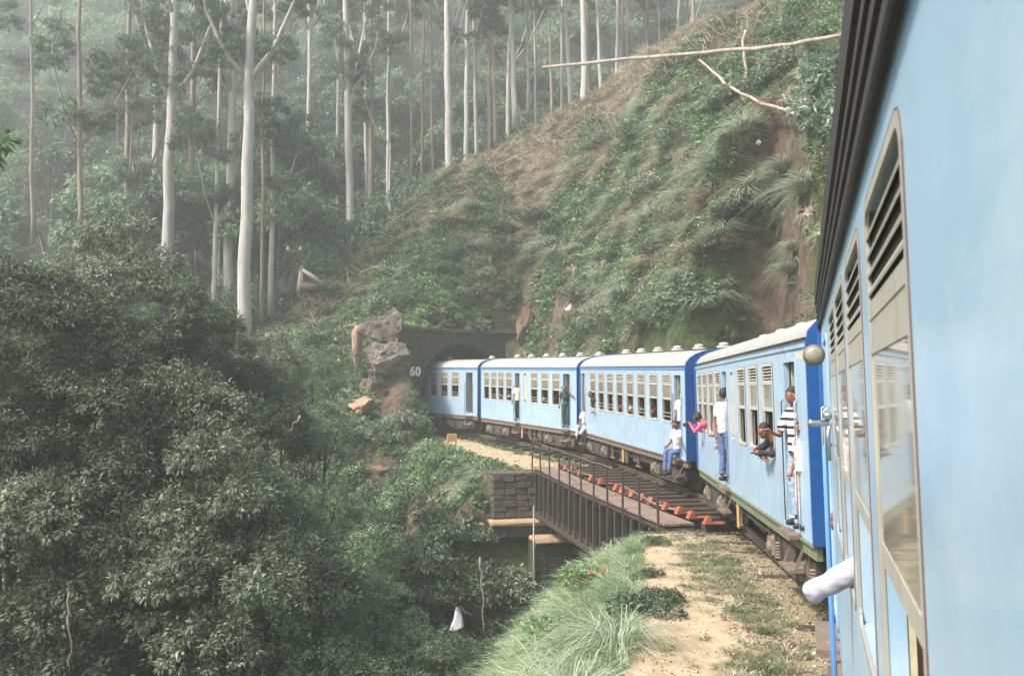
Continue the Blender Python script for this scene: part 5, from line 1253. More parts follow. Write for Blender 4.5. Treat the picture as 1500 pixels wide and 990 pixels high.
# ------------------------------------------------------------------ gum trees on and behind the ridge
def gum(label, px, py, px_top, w, Y, kind='bark_pale', seed=1, fork=None, limbs=6, crown=None, top=-160, group=None):
    b = at(px, py, Y); t = at(px_top, 0, Y); zb = b.z - 1.2; h = at(px_top, top, Y).z - zb; r0 = w/F*Y*.5
    K = 10; r = random.Random(seed); mb = MB(); pts = []
    for k in range(K+1):
        f = k/K; pts.append(Vector(((t.x-b.x)*f*h/max(1, t.z-zb) + (r.uniform(-.06, .06) if 0 < k else 0)*(.5+w/20), r.uniform(-.1, .1), f*h)))
    mb.tube(pts, [r0*(1.05 - .55*k/K) + (r0*.3 if k == 0 else 0) for k in range(K+1)], 10)
    fk = ((at(px, fork, Y).z - zb)/h) if fork is not None else .45
    tips = []
    for q in range(limbs):
        f = fk + (0 if fork is not None and q < 3 else (1-fk)*q/limbs*.9); k = min(K-1, int(f*K)); p = pts[k].lerp(pts[k+1], f*K-k); a = r.uniform(0, 6.28); L_ = r.uniform(3, 6.5)
        d = Vector((math.cos(a), math.sin(a)*.6, r.uniform(1.2, 2.4))).normalized(); rr = r0*(.5 if fork is not None and q < 3 else .3); rr = max(.035, rr)
        p1 = p + d*L_*.45 + Vector((d.x, 0, 0))*.3; p2 = p + d*L_ + Vector((0, 0, L_*.2)); mb.tube([p, p1, p2, p2 + Vector((d.x*.3, 0, 1.4))], [rr, rr*.75, rr*.45, rr*.2], 7); tips += [p2, p2+Vector((d.x*.3,0,1.4)), p1]
    o = empty('gum_tree', (b.x, Y, zb)); tag(o, label, 'gum tree', group)
    mb.build('trunk', M[kind], o)
    for q, tp in enumerate(tips[:9] if crown is None else tips[:crown]):
        lo_ = link('leaf_clump', EC[(q+seed) % 3], o, tp + Vector((0, 0, -.3))); s_ = r.uniform(.22, .48); lo_.scale = (s_, s_, s_*.95); lo_.rotation_euler = (0, 0, r.uniform(0, 6.28))
    return o
EC = [crown_mesh('leaf_clump', 140+k, make_lobes(160+k, 13, 2.8, 2.6, .4, 1.0), 18, 8, .5, .13, M['leaf_euc'], .7, .45) for k in range(3)]
GE = 'gum trees on and behind the ridge'
gum('great pale gum forking high up, thickest of the trunks', 352, 497, 366, 20, 44, seed=2, fork=118, limbs=9, group=GE)
gum('second thickest pale gum, left of the great one, peeling bark', 241, 392, 252, 17, 52, seed=3, fork=150, limbs=7, group=GE)
gum('grey gum standing just behind the second thickest, slightly left', 222, 395, 228, 13, 60, seed=4, fork=100, limbs=5, group=GE)
gum('dull grey gum close on the left of the great pale gum', 330, 455, 340, 15, 54, seed=6, fork=140, limbs=6, group=GE)
gum('reddish slim gum between the two thick pale trunks', 276, 408, 282, 10, 58, 'bark_red', 7, group=GE)
gum('thin crooked pale gum between reddish gum and dull grey gum', 309, 452, 322, 7, 50, seed=8, fork=330, limbs=4, group=GE)
gum('pale forked gum right of the great one', 394, 436, 400, 8, 52, seed=9, fork=310, limbs=5, group=GE)
gum('reddish thin gum beside the forked pale gum', 380, 440, 384, 5, 50, 'bark_red', 10, group=GE)
gum('brown gum rising from the leafy crown at far left', 115, 330, 112, 8, 46, 'bark_red', 11, fork=215, limbs=3, group=GE)
gum('slender grey gum at the far left behind the tallest tree', 45, 345, 42, 6, 60, 'bark_red', 12, group=GE)
gum('twin-stemmed reddish gum left of the second thickest', 182, 392, 186, 9, 58, 'bark_red', 13, fork=300, limbs=4, group=GE)
gum('grey gum with dark base standing on the ridge above the stump', 511, 356, 503, 12, 62, seed=14, fork=140, limbs=5, group=GE)
gum('red gum with two close stems beside the grey ridge gum', 541, 334, 541, 8, 64, 'bark_red', 15, fork=190, limbs=5, group=GE)
gum('thin broken-topped gum on the ridge', 569, 322, 566, 4.5, 63, seed=16, top=210, limbs=1, fork=215, crown=0, group=GE)
gum('straight white gum standing alone on the ridge crest', 655, 274, 652, 12, 60.5, seed=17, limbs=3, group=GE)
rows = [(680,248,681,8,62,'bark_pale'),(715,232,712,6,63,'bark_red'),(724,222,716,5,63,'bark_red'),(752,168,744,9,63,'bark_pale'),(771,150,769,5,66,'bark_pale'),(806,168,800,5,62,'bark_red'),(833,152,824,7,63,'bark_pale'),(853,152,852,11,59,'bark_pale'),
        (878,132,872,6,62,'bark_pale'),(907,98,909,4.5,63,'bark_red'),(915,95,916,4.5,63,'bark_red'),(964,58,960,4,64,'bark_red'),(1014,52,1012,7,57,'bark_red'),(600,296,598,4,66,'bark_red'),(632,288,628,4,68,'bark_red'),(1003,40,1004,3.5,66,'bark_red')]
wh = ['speckled pale gum just right of the lone white gum','left one of the two reddish gums leaning together on the crest','right one of the two reddish gums leaning together on the crest','curving pale gum above the fallen brush pile','faint thin gum left of the long fallen log','short brown stem at the tip of the long fallen log','bent pale gum behind the long fallen log','thick pale gum crossing the long fallen log','slim pale gum right of the thick one on the crest','left stem of the close red pair on the crest','right stem of the close red pair on the crest','faint brown gum high on the crest','brown gum ending at the dead branch high on the crest','faint stem in the shade left of the lone white gum','second faint stem in the shade left of the lone white gum','faintest stem beside the highest brown gum']
mr_ = random.Random(55); SLIM = []
for k in range(15):
    px = 410 + k*41 + mr_.uniform(-9, 9); Y = mr_.uniform(66, 88); py = float(np.interp(px, [400,520,650,800,930,1060], [440,360,272,180,95,20])) + 8
    g_o = gum('', px, py, px + mr_.uniform(-7, 7), mr_.uniform(4, 8), Y, 'bark_pale' if mr_.random() < .7 else 'bark_red', 100+k, limbs=4, fork=mr_.uniform(-60, 140), crown=6, group='slender gums in the mist behind the ridge'); SLIM.append((g_o, px, py-120))
for k, (a, b_, c_, w, Y, kd) in enumerate(rows): gum(wh[k], a, b_, c_, w, Y, kd, 30+k, limbs=4, group=GE)

# ------------------------------------------------------------------ the forest on the mountain behind
MC = [crown_mesh('crown', 240+k, make_lobes(260+k, 16, 3.4, 3.6, .7, 1.6), 34, 8, .5, .15, M['leaf_euc'], .8, .6) for k in range(4)] + [crown_mesh('crown', 250+k, make_lobes(270+k, 14, 3.2, 2.8, .7, 1.5), 34, 8, .42, .15, M['leaf_young'], .7, .6) for k in range(2)]
MT = [trunk_mesh('trunk', 190+k, 14, .20, .07, M['bark_pale' if k % 2 else 'bark_red'], 7, .4, limb_len=.26)[0] for k in range(4)]
def farz(x, y): return -10 + min(95, max(0, y-66))*FAR_SLOPE + float(np.interp(x, [-80, 0, 80], [4, 5, 22]))
GM = 'misty forest trees on the mountain side'
rt = random.Random(77); cnt = 0; far_pts = []
yy = 55.; FOREST = []
while yy < 175:
    xx = -yy*.70; st_ = 5.0 + (yy-55)*.022
    while xx < yy*.42:
        x = xx + rt.uniform(-1.8, 1.8); y = yy + rt.uniform(-2, 2); xx += st_*.85
        if y < 71: 
            if x > np.interp(y, [55, 71], [-14, 30]) : continue
        zr_ = float(np.interp(x, RX, RZ))
        zb = T(x, y)-.3 if y < 71 and x > -41 else farz(x, y)
        vis_floor = y < 80 and x > -12
        h = rt.uniform(11, 24) if not vis_floor else rt.uniform(14, 26)
        if vis_floor and y < 90: h = rt.choice([rt.uniform(8, 14), rt.uniform(13, 22)])
        if y < 62: h = rt.uniform(8, 14)
        ey = (zb + h - EYE)/y
        if y > 60 and ey < .02: continue
        if (zb-EYE)/y > .52: continue
        if y < 70 and x > -13: continue
        if y < 112 and cnt < 296:
            k = rt.randrange(6); s = rt.uniform(.75, 1.25); cnt += 1
            t_ = tree('forest_tree', ['grey green forest tree standing in the mist behind the ridge','pale green forest tree standing in the mist behind the ridge'][k > 3], x, y, zb+h, MC[k], 2.6, MT[rt.randrange(4)], 14, s, GM, zb=zb, sx=rt.uniform(.9, 1.3))
            if y < 82: FOREST.append(t_)
        else: far_pts.append((x, y, zb, h))
    yy += 4.6
P = []; S = []; Rr = []; I = []; Sh = []
for x, y, zb, h in far_pts:
    for q in range(3):
        s_ = rt.uniform(.9, 1.7); P.append((x+rt.uniform(-2,2), y+rt.uniform(-2,2), zb+h*(1-.3*q)-2)); S.append((s_, s_, s_*1.1)); Rr.append((0, 0, rt.uniform(0, 6.28))); I.append(rt.randrange(6)); Sh.append((.1,.1,.1))
far_wood = scatter('far_woods', 'solid mass of misty forest high on the mountain side', make_collection('wood_pieces', MC), P, Rr, S, I, Sh)
# understorey that closes the forest floor between the trunks
P = []; S = []; Rr = []; I = []; Sh = []
ru = np.random.default_rng(5)
for _ in range(900):
    y = ru.uniform(50, 100); x = ru.uniform(-.68*y, .40*y)
    if y < 71 and x > np.interp(y, [50, 60, 71], [-17, -8, 26]): continue
    zb = T(x, y) if (y < 71 and x > -41) else farz(x, y)
    s_ = ru.uniform(.45, .95); P.append((x, y, zb+.2)); S.append((s_, s_, s_*ru.uniform(.8, 1.5))); Rr.append((0, 0, ru.uniform(0, 6.28))); I.append(int(ru.integers(0, 6))); Sh.append((.1,.1,.1))
scatter('forest_undergrowth', 'shadowy undergrowth on the forest floor between the gum trunks', bpy.data.collections['wood_pieces'], P, Rr, S, I, Sh)

# ------------------------------------------------------------------ rocks
def rock_mesh(name, seed, m, sub=4, rough=.34, cut=18):
    rough *= .62
    """craggy block: a ball cut by many planes, then broken by ridged noise, with hard facets"""
    bm = bmesh.new(); bmesh.ops.create_icosphere(bm, subdivisions=sub, radius=1); r = random.Random(seed)
    planes = [(Vector((r.gauss(0,1), r.gauss(0,1), r.gauss(0,1))).normalized(), r.uniform(.45, .85)) for _ in range(cut)]
    for v in bm.verts:
        for n_, d_ in planes:
            k = v.co.dot(n_)
            if k > d_: v.co -= n_*(k-d_)
        q = v.co*2.1 + Vector((seed*3.1, 0, 0)); f = abs(mnoise.noise(q)) + .5*abs(mnoise.noise(q*2.3)) + .3*abs(mnoise.noise(q*5.1))
        cell = mnoise.cell(v.co*2.6 + Vector((seed, 1, 2)))
        v.co *= 1 + rough*(f*.9 - .45 + (cell-.5)*.35)
    me = bpy.data.meshes.new(name); bm.to_mesh(me); bm.free(); me.materials.append(m); return me
def rock(label, px, py, wpx, hpx, m, seed, Y=None, rz=0, tilt=0, dep=.8, cat='rock', rough=.34, off=0):
    h = hit(px, py) if Y is None else at(px, py, Y)
    if h is None: h = at(px, py, 48)
    y = h.y + off; p = at(px, py, y); k = y/F
    o = link('boulder' if cat == 'boulder' else 'rock', rock_mesh('rock', seed, m, rough=rough), None, p, (0, tilt, rz), (wpx*k/2, wpx*k/2*dep, hpx*k/2)); tag(o, label, cat); return o
rock('upper grey boulder of the pair left of the tunnel', 556, 482, 92, 76, M['rock'], 3, 44.2, .3, -.4, .7, 'boulder', .4)
rock('lower grey boulder leaning against the tunnel headwall', 566, 528, 92, 80, M['rock'], 8, 43.8, 1.2, .4, .8, 'boulder', .4)
rock('small grey boulder under the pair left of the tunnel', 548, 560, 66, 52, M['rock'], 12, 43.6, .8, .1, .8, 'boulder', .4)
rock('ochre rock slab standing left of the grey boulders', 520, 500, 24, 80, M['rock_warm'], 5, 43.9, .2, -.08, .8)
rock('orange rock outcrop at the foot of the slope left of the tunnel', 530, 592, 56, 34, M['rock_warm'], 15, 42.6, .4, -.3, .8)
rock('dark brown rock bank behind the orange outcrop', 545, 575, 90, 50, M['rock_red'], 16, 43.8, .1, 0, .6)
rock('dark stone at the edge of the clearing near the marker', 600, 652, 24, 14, M['rock_red'], 17)
rock('pale stone on the clearing edge', 655, 660, 12, 8, M['white_rock'], 18)
rock('white stone below the tunnel boulders', 598, 612, 16, 9, M['white_rock'], 19, 41.5)
rock('grey rock wedged between the boulders and the headwall', 590, 500, 30, 60, M['rock'], 35, 44.6, .5, .3, .8, 'boulder', .4)
rock('tan rock sticking out above the tunnel, right one', 670, 428, 22, 26, M['rock_warm'], 21)
rock('tan rock sticking out above the tunnel, left one', 628, 425, 16, 16, M['rock_warm'], 22)
rock('red brown rock face right of the tunnel, above the train', 808, 484, 80, 76, M['rock_red'], 23, None, .5, -.5, .5, off=1.6)
rock('red brown rock buttress at the edge of the tunnel headwall', 765, 478, 40, 60, M['rock_red'], 24, 47, .2, .2, .6)
rock('chalky white rock beside the red rock face', 832, 452, 18, 24, M['white_rock'], 25)
rock('white rock in the middle of the hillside', 874, 396, 24, 30, M['white_rock'], 26)
rock('small white rock low on the hillside, right of the others', 936, 428, 16, 22, M['white_rock'], 27)
rock('dark red earth face high on the hillside by the log', 1150, 190, 90, 60, M['rock_red'], 28, None, .3, -.6, .4, off=1.2)
rock('white stone in the red earth face', 1108, 210, 12, 14, M['white_rock'], 29, off=-.6)
rock('pale stone high on the hillside under the coach roof edge', 1180, 172, 8, 8, M['white_rock'], 30, off=-.8)
rock('red earth overhang on the valley side', 560, 692, 56, 34, M['rock_red'], 31, None, .2, .1, .7)
rock('bare ochre earth patch on the valley side', 610, 765, 70, 46, M['rock_warm'], 32, None, .2, .7, .3, off=.5)
rock('orange stone low in the gully', 675, 945, 26, 16, M['rock_warm'], 33)

# ------------------------------------------------------------------ fallen trunks, sticks, stumps
def log(label, pts, w, m='log', cat='log', name='fallen_log', lift=.1):
    """pts: (px, py, distance or None to lie on the ground)"""
    P = []
    for px, py, Y in pts:
        g_ = hit(px, py); h = (at(px, py, g_.y-.45) if g_ is not None and g_.y < Y+.4 else at(px, py, Y)) if Y else (g_ or at(px, py, 50)); P.append(Vector(h) + Vector((0, -.1, lift)))
    mb = MB(); Q = []
    for a, b in zip(P[:-1], P[1:]):
        for k in range(4): Q.append(a.lerp(b, k/4) + Vector((random.uniform(-1,1), 0, random.uniform(-1,1)))*.04)
    Q.append(P[-1]); n = len(Q); y = P[0].y
    rr = [w/F*Q[i].y*.5*(.75+.35*i/n + random.uniform(-.08,.08)) for i in range(n)]; mb.tube(Q, rr, 8)
    for k in range(2, n-2, 5): mb.tube([Q[k], Q[k]+Vector((random.uniform(-.3,.3), random.uniform(-.3,0), random.uniform(.1,.4)))], [rr[k]*.4, rr[k]*.15], 5)
    o = mb.build(name, M[m]); tag(o, label, cat); return o
log('long bleached log lying level across the hill crest towards the coach roof', [(792,112,55),(920,100,50),(1030,95,40),(1130,90,33),(1242,76,26)], 6.5, lift=.55)
log('bleached log sloping down the hillside from the long log', [(1022,104,40),(1060,142,36),(1110,172,32),(1192,200,28)], 5, lift=.5)
log('thin dead standing sapling beneath the long log', [(1084,150,38),(1090,108,38),(1084,70,38),(1088,50,38)], 5, cat='dead tree', name='dead_sapling')
log('short dead stake standing beside the dead sapling', [(1068,140,39),(1066,108,39)], 5, cat='dead tree', name='dead_sapling')
for k, (a, lab) in enumerate([([(560,335,None),(620,298,None),(700,262,None)],'fallen brown trunk on the crest below the lone white gum'),([(600,350,None),(690,290,None)],'fallen brown trunk below the crest, shorter one'),
    ([(700,262,None),(770,222,None),(835,185,None)],'fallen brown trunk along the crest under the thick pale gum'),([(720,250,None),(800,212,None)],'broken branch lying beside the crest trunk'),([(870,172,None),(930,130,None),(1000,92,None)],'fallen trunk running up the crest to the long log'),
    ([(1000,95,None),(1040,60,None),(1110,20,None)],'topmost fallen trunk high on the crest'),([(470,470,None),(500,400,None),(515,350,None)],'thin leaning branch rising from the slope above the boulders'),([(508,475,None),(525,440,None)],'short pale stick above the ochre slab'),
    ([(640,320,None),(740,262,None)],'slanting branch in the brush below the crest'),([(800,215,None),(905,160,None)],'slanting branch in the dry brush by the log'),([(598,742,None),(632,700,None)],'thin stick leaning on the earth bank below the clearing'),
    ([(636,852,None),(664,884,None)],'pale stick slanting in the dark gully')]):
    log(lab, a, 2.6 if k < 9 else 4, 'log' if k in (7, 11) else 'timber')
log('pale bare stem standing in front of the gully wall', [(706,935,24),(703,870,24),(700,820,24)], 2.6, cat='stem', name='bare_stem')
log('pale twig standing among dark leaves at the bottom left', [(101,990,9),(105,930,9),(104,878,9)], 2.6, cat='twig', name='bare_stem')
log('reddish stick slanting among the valley bushes', [(420,640,22),(438,614,22)], 4, 'bark_red', cat='stick', name='fallen_stick')
def brush():
    r = random.Random(8); ms = []
    for k in range(5):
        mb = MB(); L_ = r.uniform(.8, 1.6); p = Vector((0,0,0)); pts = [p]
        for q in range(4): p = p + Vector((L_/4, r.uniform(-.1,.1), r.uniform(-.06,.09))); pts.append(p)
        mb.tube(pts, [.03,.026,.022,.016,.008], 5); 
        for q in (1, 2, 3): mb.tube([pts[q], pts[q]+Vector((r.uniform(.1,.3), r.uniform(-.3,.3), r.uniform(.02,.22)))], [.014,.004], 4)
        me = mb.mesh(f's{k}', M['cover']); a = me.attributes.new('tint', 'FLOAT', 'POINT'); a.data.foreach_set('value', [r.random() for _ in me.vertices]); ms.append(me)
    C_ = make_collection('brush_pieces', ms); P = []; S = []; Rr = []; I = []; Sh = []; line = [(440,450),(480,440),(560,345),(700,266),(835,188),(930,124),(1050,56),(1120,15)]
    pal = [lin(168,142,118), lin(190,166,142), lin(142,112,92), lin(200,184,160), lin(120,92,76)]
    for _ in range(1300):
        k = r.randrange(len(line)-1); f = r.random(); px = line[k][0]*(1-f)+line[k+1][0]*f + r.gauss(0, 14); py = line[k][1]*(1-f)+line[k+1][1]*f + abs(r.gauss(0, 20)) + 4
        h = hit(px, py, 30, 70, .4)
        if h is None: continue
        s_ = r.uniform(.5, 1.3); P.append((h.x, h.y, h.z+r.uniform(.05,.35))); S.append((s_,)*3); Rr.append((r.gauss(0,.5), r.gauss(-.3,.5), r.choice([r.gauss(3.6,.5), r.gauss(.5,.5), r.uniform(0,6.28)]))); I.append(r.randrange(5)); Sh.append(pal[r.randrange(5)])
    scatter('brushwood_debris', 'dead tan branches and cut brushwood strewn along the hill crest', C_, P, Rr, S, I, Sh)
brush()
sp = hit(447, 418) or at(447, 418, 50); stp = empty('broken_stump', sp); tag(stp, 'splintered red brown stump on the ridge with a broken log leaning on it', 'stump')
MB().tube([(-.4,0,-.5),(-.38,0,.3),(-.42,0,.85)], [.28,.22,.1], 8).add([(-.62,0,.7),(-.2,0,.7),(-.3,.1,1.3),(-.5,-.1,1.15)], [(0,1,2),(0,2,3),(0,3,1),(1,3,2)]).build('stump', M['bark_red'], stp)
MB().tube([(-.3,-.1,.95),(.3,-.1,.55),(.9,-.1,.1)], [.1,.14,.16], 8).build('leaning_log', M['log'], stp); MB().tube([(-.3,-.3,-.1),(.8,-.3,-.25)], [.26,.3], 10).build('cut_log', M['bark_dark'], stp)
tp = at(427, 425, 52); tel = empty('telegraph_pole', (tp.x, tp.y, tp.z-1)); tag(tel, 'dark telegraph pole with two white insulators at the forest edge', 'telegraph pole')
MB().tube([(0,0,0),(0,0,4.1)], [.1,.08], 8).build('pole', M['bark_dark'], tel); MB().box(-.5,.5,-.14,-.06,3.45,3.55).build('cross_arm', M['timber'], tel)
for sx in (-.4, .4): MB().lathe((sx,-.1,3.55), [(0,.05),(.05,.1),(.12,.11),(.15,.05),(.2,.09),(.26,.03)], 'z', 10).build('insulator', M['white'], tel)
# white cloth snagged in the gully
cp = at(667, 908, 20); cm = MB()
for j in range(9):
    for k in range(11):
        f = j/8; w = .05+.17*f**.8; a = 2*math.pi*k/11; rr = w*(1+.25*math.sin(a*3+j*.5)); rr *= .72; cm.v.append((rr*math.cos(a), rr*.5*math.sin(a), .30-f*.50 - .05*math.sin(a*2)*f))
for j in range(8):
    for k in range(11): cm.f.append((j*11+k, j*11+(k+1)%11, (j+1)*11+(k+1)%11, (j+1)*11+k)); cm.sm.append(True)
co = cm.build('snagged_cloth', M['c_white'], None, cp); tag(co, 'white cloth caught on a branch deep in the gully', 'cloth')
log('dark branch the white cloth hangs from', [(640,870,20),(667,886,20),(690,900,20)], 3, 'bark_dark', cat='branch', name='snag_branch', lift=0)

LAND = [((560,500),'the grey boulders'),((672,428),'the tan rocks'),((700,470),'the tunnel top'),((808,490),'the red rock face'),((874,396),'the white hillside rock'),((936,428),'the small white rock'),((655,272),'the lone white gum'),((853,152),'the thick crest gum'),
        ((1000,95),'the long log'),((1110,170),'the sloping log'),((1150,200),'the red earth face'),((1180,420),'the coach gutter'),((970,510),'the middle coach roof'),((1110,495),'the second coach roof'),((447,418),'the broken stump'),((560,692),'the red overhang'),((610,765),'the ochre earth patch'),
        ((667,905),'the white cloth'),((705,875),'the bare stem'),((600,652),'the dark clearing stone'),((760,720),'the stone abutment'),((935,905),'the leafy path bush'),((745,945),'the yellow tipped shrub'),((511,356),'the grey ridge gum')]
def name_apart(items, base):
    """items: (object, px, py); label each by its side of the nearest landmark"""
    by = {}
    for o, px, py in items:
        (lx, ly), nm = min(LAND, key=lambda t: (t[0][0]-px)**2 + (t[0][1]-py)**2); dx, dy = px-lx, py-ly
        rel_ = ('right of' if dx > 0 else 'left of') if abs(dx) > abs(dy) else ('below' if dy > 0 else 'above'); by.setdefault(f'{rel_} {nm}', []).append((px, o))
    N_ = lambda n: W[n] if n < 10 else f'{n+1}th'
    W = ['first','second','third','fourth','fifth','sixth','seventh','eighth','ninth','tenth']
    for k, v in by.items():
        v.sort(key=lambda t: t[0])
        for n, (px, o) in enumerate(v): o['label'] = f'{base} {k}' + ('' if len(v) == 1 else f', {N_(n)} of {len(v)} from the left')
# ------------------------------------------------------------------ tussocks and plants one can pick out on the hill
M['tus_green'] = leafmat('silvery_green_grass', rgb(120,138,104), rgb(168,180,148), rgb(206,212,186), .35, .6, .2)
M['tus_dry'] = leafmat('straw_grass', rgb(138,112,86), rgb(182,156,128), rgb(214,196,170), .35, .6, .2)
TG = [blades('grass_blades', 300+k, 330, .9, .75, .03, M['tus_green'], .9, .9, .22) for k in range(2)]; TD = [blades('grass_blades', 310+k, 320, .75, .65, .03, M['tus_dry'], .9, .9, .22) for k in range(2)]
tg = [(945,168),(965,185),(980,95+140),(930,240),(1005,300),(1050,255),(1070,245),(1090,262),(985,352),(1020,340),(800,365),(815,380),(790,372),(910,440),(905,425),(850,255),(880,325),(1150,350),(1165,370),(1120,395),(1100,420),(1140,400),(1075,440),(1110,450),(1160,430),(1060,465),(1040,480),(1180,330),(740,345),(700,370),(745,190),(690,310),(840,375),(775,385),(900,300),(1000,420),(950,330),(1085,455)]
td = [(1040,302),(848,245),(855,260),(770,292),(770,350),(800,275),(1055,185+220),(1010,385),(925,312),(920,350),(990,160),(960,255),(1040,240),(868,240),(760,260),(720,265),(660,330),(610,350),(890,250),(1015,235),(1130,240),(950,395),(870,350),(600,400),(560,380),(540,430)]
for lst, ms, lab, g in ((tg, TG, 'silvery green grass tussock', 'silvery green tussocks on the hillside'), (td, TD, 'straw coloured dry tussock', 'dry straw tussocks on the hillside')):
    items = []
    for k, (px, py) in enumerate(lst):
        h = hit(px, py)
        if h is None or h.y < 16: continue
        nv = Tn(h.x, h.y); s_ = random.uniform(.9, 1.5)
        o = link('grass_tussock', ms[k % 2], None, h + Vector((0, 0, .05)), (-.35, 0, random.uniform(-.4, .4)), (s_, s_, s_*.9)); tag(o, lab, 'tussock', g); items.append((o, px, py))
    name_apart(items, lab)
BM = [crown_mesh('shrub', 330+k, make_lobes(340+k, 9, 1.0, .5, .35, .65), 90, 8, .16, .08, M['leaf_bush'], .1, .2) for k in range(3)]
sh = [(700,400),(740,380),(660,380),(820,330),(900,380),(960,375),(1000,320),(1040,410),(880,290),(950,290),(1080,330),(1100,300),(640,395),(780,330),(850,430),(900,470),(980,450),(950,480),(870,480),(1020,440),(930,200),(1000,190),(1060,160),(720,330),(690,440),(740,440),(600,440),(560,440),(480,430),(430,470),(470,500),(1130,130),(1160,100),(880,210)]
items = []
for k, (px, py) in enumerate(sh):
    h = hit(px, py)
    if h is None or h.y < 14: continue
    s_ = random.uniform(.7, 1.35); o = link('hillside_shrub', BM[k % 3], None, h + Vector((0, 0, -.1)), (-.3, 0, random.uniform(0, 6)), (s_, s_, s_*.8)); tag(o, 'dense green shrub clinging to the steep hillside', 'shrub', 'green shrubs on the hillside'); items.append((o, px, py))
name_apart(items, 'green hillside shrub')
# valley side shrubs below the clearing
vs_ = [(560,640),(600,625),(520,640),(640,690),(650,800),(620,830),(690,850),(660,870),(700,900),(590,700),(640,770),(540,740),(580,770),(750,900),(735,930),(690,880),(620,900),(742,870),(690,790),(770,880),(720,890)]
items = []
for k, (px, py) in enumerate(vs_):
    h = hit(px, py)
    if h is None: continue
    s_ = random.uniform(.6, 1.1); o = link('valley_shrub', BM[k % 3], None, h + Vector((0, 0, 0)), (-.2, 0, random.uniform(0, 6)), (s_, s_, s_)); tag(o, 'green shrub on the steep valley bank below the clearing', 'shrub', 'green shrubs on the valley bank'); items.append((o, px, py))
name_apart(items, 'green bank shrub')
GUMS = [((60,200),'the slender grey gum at far left'),((113,250),'the brown gum at far left'),((183,330),'the twin-stemmed reddish gum'),((241,250),'the second thickest gum'),((282,300),'the reddish slim gum'),((356,250),'the great pale gum'),((398,300),'the pale forked gum'),((425,380),'the telegraph pole'),((508,250),'the grey ridge gum'),((541,260),'the red twin ridge gum'),((569,260),'the broken-topped gum'),((653,150),'the lone white gum'),((716,150),'the crossing reddish gums'),((748,90),'the curving crest gum'),((852,80),'the thick crest gum'),((910,50),'the close red pair'),((1012,20),'the highest brown gum'),((30,60),'the leftmost gum top')]
LAND_OLD, LAND[:] = list(LAND), GUMS
cs_, sn_ = math.cos(PITCH), math.sin(PITCH); grp = {}
for o in list(FOREST):
    x, y, z = o.location; z += 9; zc = y*cs_ + (z-EYE)*sn_; grp.setdefault(o['label'].split(' forest')[0] + ' tree', []).append((o, 750+F*x/zc, 495-F*(-y*sn_+(z-EYE)*cs_)/zc))
for b_, it in grp.items(): name_apart(it, b_)
name_apart(SLIM, 'slender misty gum')
LAND[:] = LAND_OLD
# leafy tree between the hill and the coach roof, top right
p = at(1228, 60, 22); M['leaf_silver'] = leafmat('silvery_leaf', rgb(70,94,72), rgb(120,146,118), rgb(170,188,160), .3, .4, .1)
tc_ = crown_mesh('crown', 401, make_lobes(402, 13, 1.2, 2.4, .5, .9), 42, 9, .22, .1, M['leaf_silver'], .4, .3)
tree('silver_leaved_tree', 'silvery leaved young tree showing beside the dark coach gutter', p.x+.35, 22, p.z+.6, tc_, 2.9, LT[0], 8, 1.0)
M['leaf_bright'] = leafmat('fresh_green_leaf', rgb(84,120,62), rgb(128,160,96), rgb(176,194,140), .35, .5, .1)
# twig with leaves reaching in at the left edge
tw = at(-10, 215, 8); to = empty('overhanging_branch', tw); tag(to, 'leafy branch tip reaching in at the left edge high up', 'branch')
MB().tube([(-1.6,.2,-.4),(-.5,.1,-.1),(.05,0,.02)], [.03,.02,.008], 6).tube([(-1.9,.3,T(tw.x-1.9, tw.y+.3)-tw.z-.3),(-1.75,.25,-3),(-1.6,.2,-.4),(-1.7,.2,1.2)], [.16,.1,.06,.02], 8).build('branch', M['bark_dark'], to)
for q_, lz in enumerate((-1.2, .2, 1.2)): link('leaves', SC[q_], to, (-2.1, .3, lz), (0, 0, q_), (.42, .42, .42))
link('leaves', crown_mesh('leaves', 411, [(-.05,0,.08,.14),(.02,0,-.02,.12),(-.2,0,0,.2),(-.12,0,-.12,.12)], 110, 6, .11, .045, M['leaf_bright'], .5, .12), to)
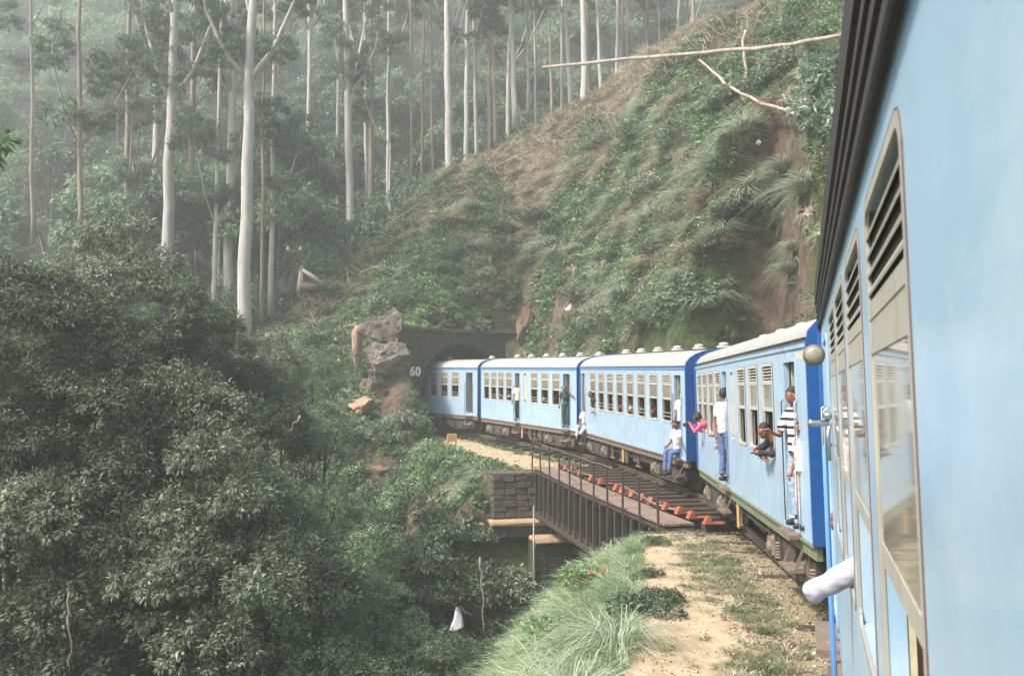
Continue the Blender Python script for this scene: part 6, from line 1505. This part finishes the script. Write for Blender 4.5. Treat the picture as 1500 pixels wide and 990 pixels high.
# plants on the near bank
M['leaf_croton'] = leafmat('yellow_orange_leaf', rgb(96,120,60), rgb(176,170,96), rgb(208,140,84), .3, .5, 0)
M['bloom'] = mat('orange_red_petal', rgb(206,92,58), .6, var=.1, bump=0)
def bank_at(px, py): return hit(px, py, 3.5) or at(px, py, 9)
for k, (px, py, s, lab) in enumerate([(935,905,.62,'low dark green leafy bush spreading onto the footpath'),(965,885,.4,'small leafy bush at the edge of the footpath'),(955,800,.35,'small bush where the path meets the bridge'),(945,850,.35,'small bush halfway along the path edge')]):
    h = bank_at(px, py); o = link('low_bush', crown_mesh('low_bush', 420+k, make_lobes(430+k, 8, .55, .2, .2, .34), 260, 7, .07, .045, M['leaf_bush'], .1, .1), None, h + Vector((0, 0, .05)), None, (s*1.3, s*1.3, s)); tag(o, lab, 'bush')
for k, (px, py, s, lab) in enumerate([(745,945,1.0,'shrub with yellow and orange leaf tips at the bottom edge'),(850,800,.9,'orange flowering shrub at the top of the grassy bank'),(800,850,.7,'thin flowering shrub on the slope of the bank')]):
    Y = [8.6, 15.5, 13.5][k]; p = at(px, py, Y); o = empty('flowering_shrub', (p.x, p.y, T(p.x, p.y)+(.0 if k else -.1))); tag(o, lab, 'shrub')
    link('leaves', crown_mesh('leaves', 440+k, make_lobes(450+k, 8, .45*s, .35*s, .16, .28), 260, 7, .085, .035, M['leaf_croton' if k == 0 else 'leaf_bright'], .0, .12), o, (0, 0, .4))
    MB().tube([(0,0,-.8),(.03,0,.1),(-.02,0,.5)], .015, 5).build('stem', M['bark_dark'], o)
    for q in range(7): 
        c = Vector((random.uniform(-.5,.5)*s, random.uniform(-.4,.1), random.uniform(.5,.95)*s)); fb = MB()
        for a in range(5): v = Vector((math.cos(a*1.257), -.3, math.sin(a*1.257)))*.05; fb.ball(c+v*.45, (.018,.01,.018), 5, 4)
        fb.build('flower', M['bloom'], o)
BG = blades('grass_blades', 470, 260, 1.1, .7, .018, M['tus_green'], .6, .8, .2)
for k, (px, py, Y) in enumerate([(830,900,8.6),(790,960,7.6),(870,960,7.4),(760,900,9.5),(900,870,10.5),(840,840,12),(720,975,7.8)]):
    p = at(px, py, Y); z = T(p.x, p.y); o = link('tall_grass_clump', BG, None, (p.x, p.y, z-.05), (0, 0, k*1.3), (.95, .95, 1.0)); tag(o, 'arching clump of long silvery grass ' + ['right of the yellow tipped shrub, beside the path','at the bottom edge, second from the left','at the bottom edge by the footpath','above the yellow tipped shrub','left of the leafy path bush','in the middle of the grassy bank','at the bottom edge, leftmost of all'][k], 'grass clump', 'long grass clumps on the near bank')

# ------------------------------------------------------------------ the mist
hz = MB().box(-300, 300, -150, 300, -30, 118).build('haze', bpy.data.materials.new('mist'))
hm = hz.data.materials[0]; hm.use_nodes = True; nn = hm.node_tree.nodes; nn.remove(nn['Principled BSDF']); pv = nn.new('ShaderNodeVolumePrincipled'); pv.inputs['Color'].default_value = (.90, .97, .94, 1); pv.inputs['Density'].default_value = HAZE; pv.inputs['Anisotropy'].default_value = .1
hm.node_tree.links.new(pv.outputs[0], nn['Material Output'].inputs['Volume']); tag(hz, 'thin pale mist hanging over the hillside and forest', kind='stuff')
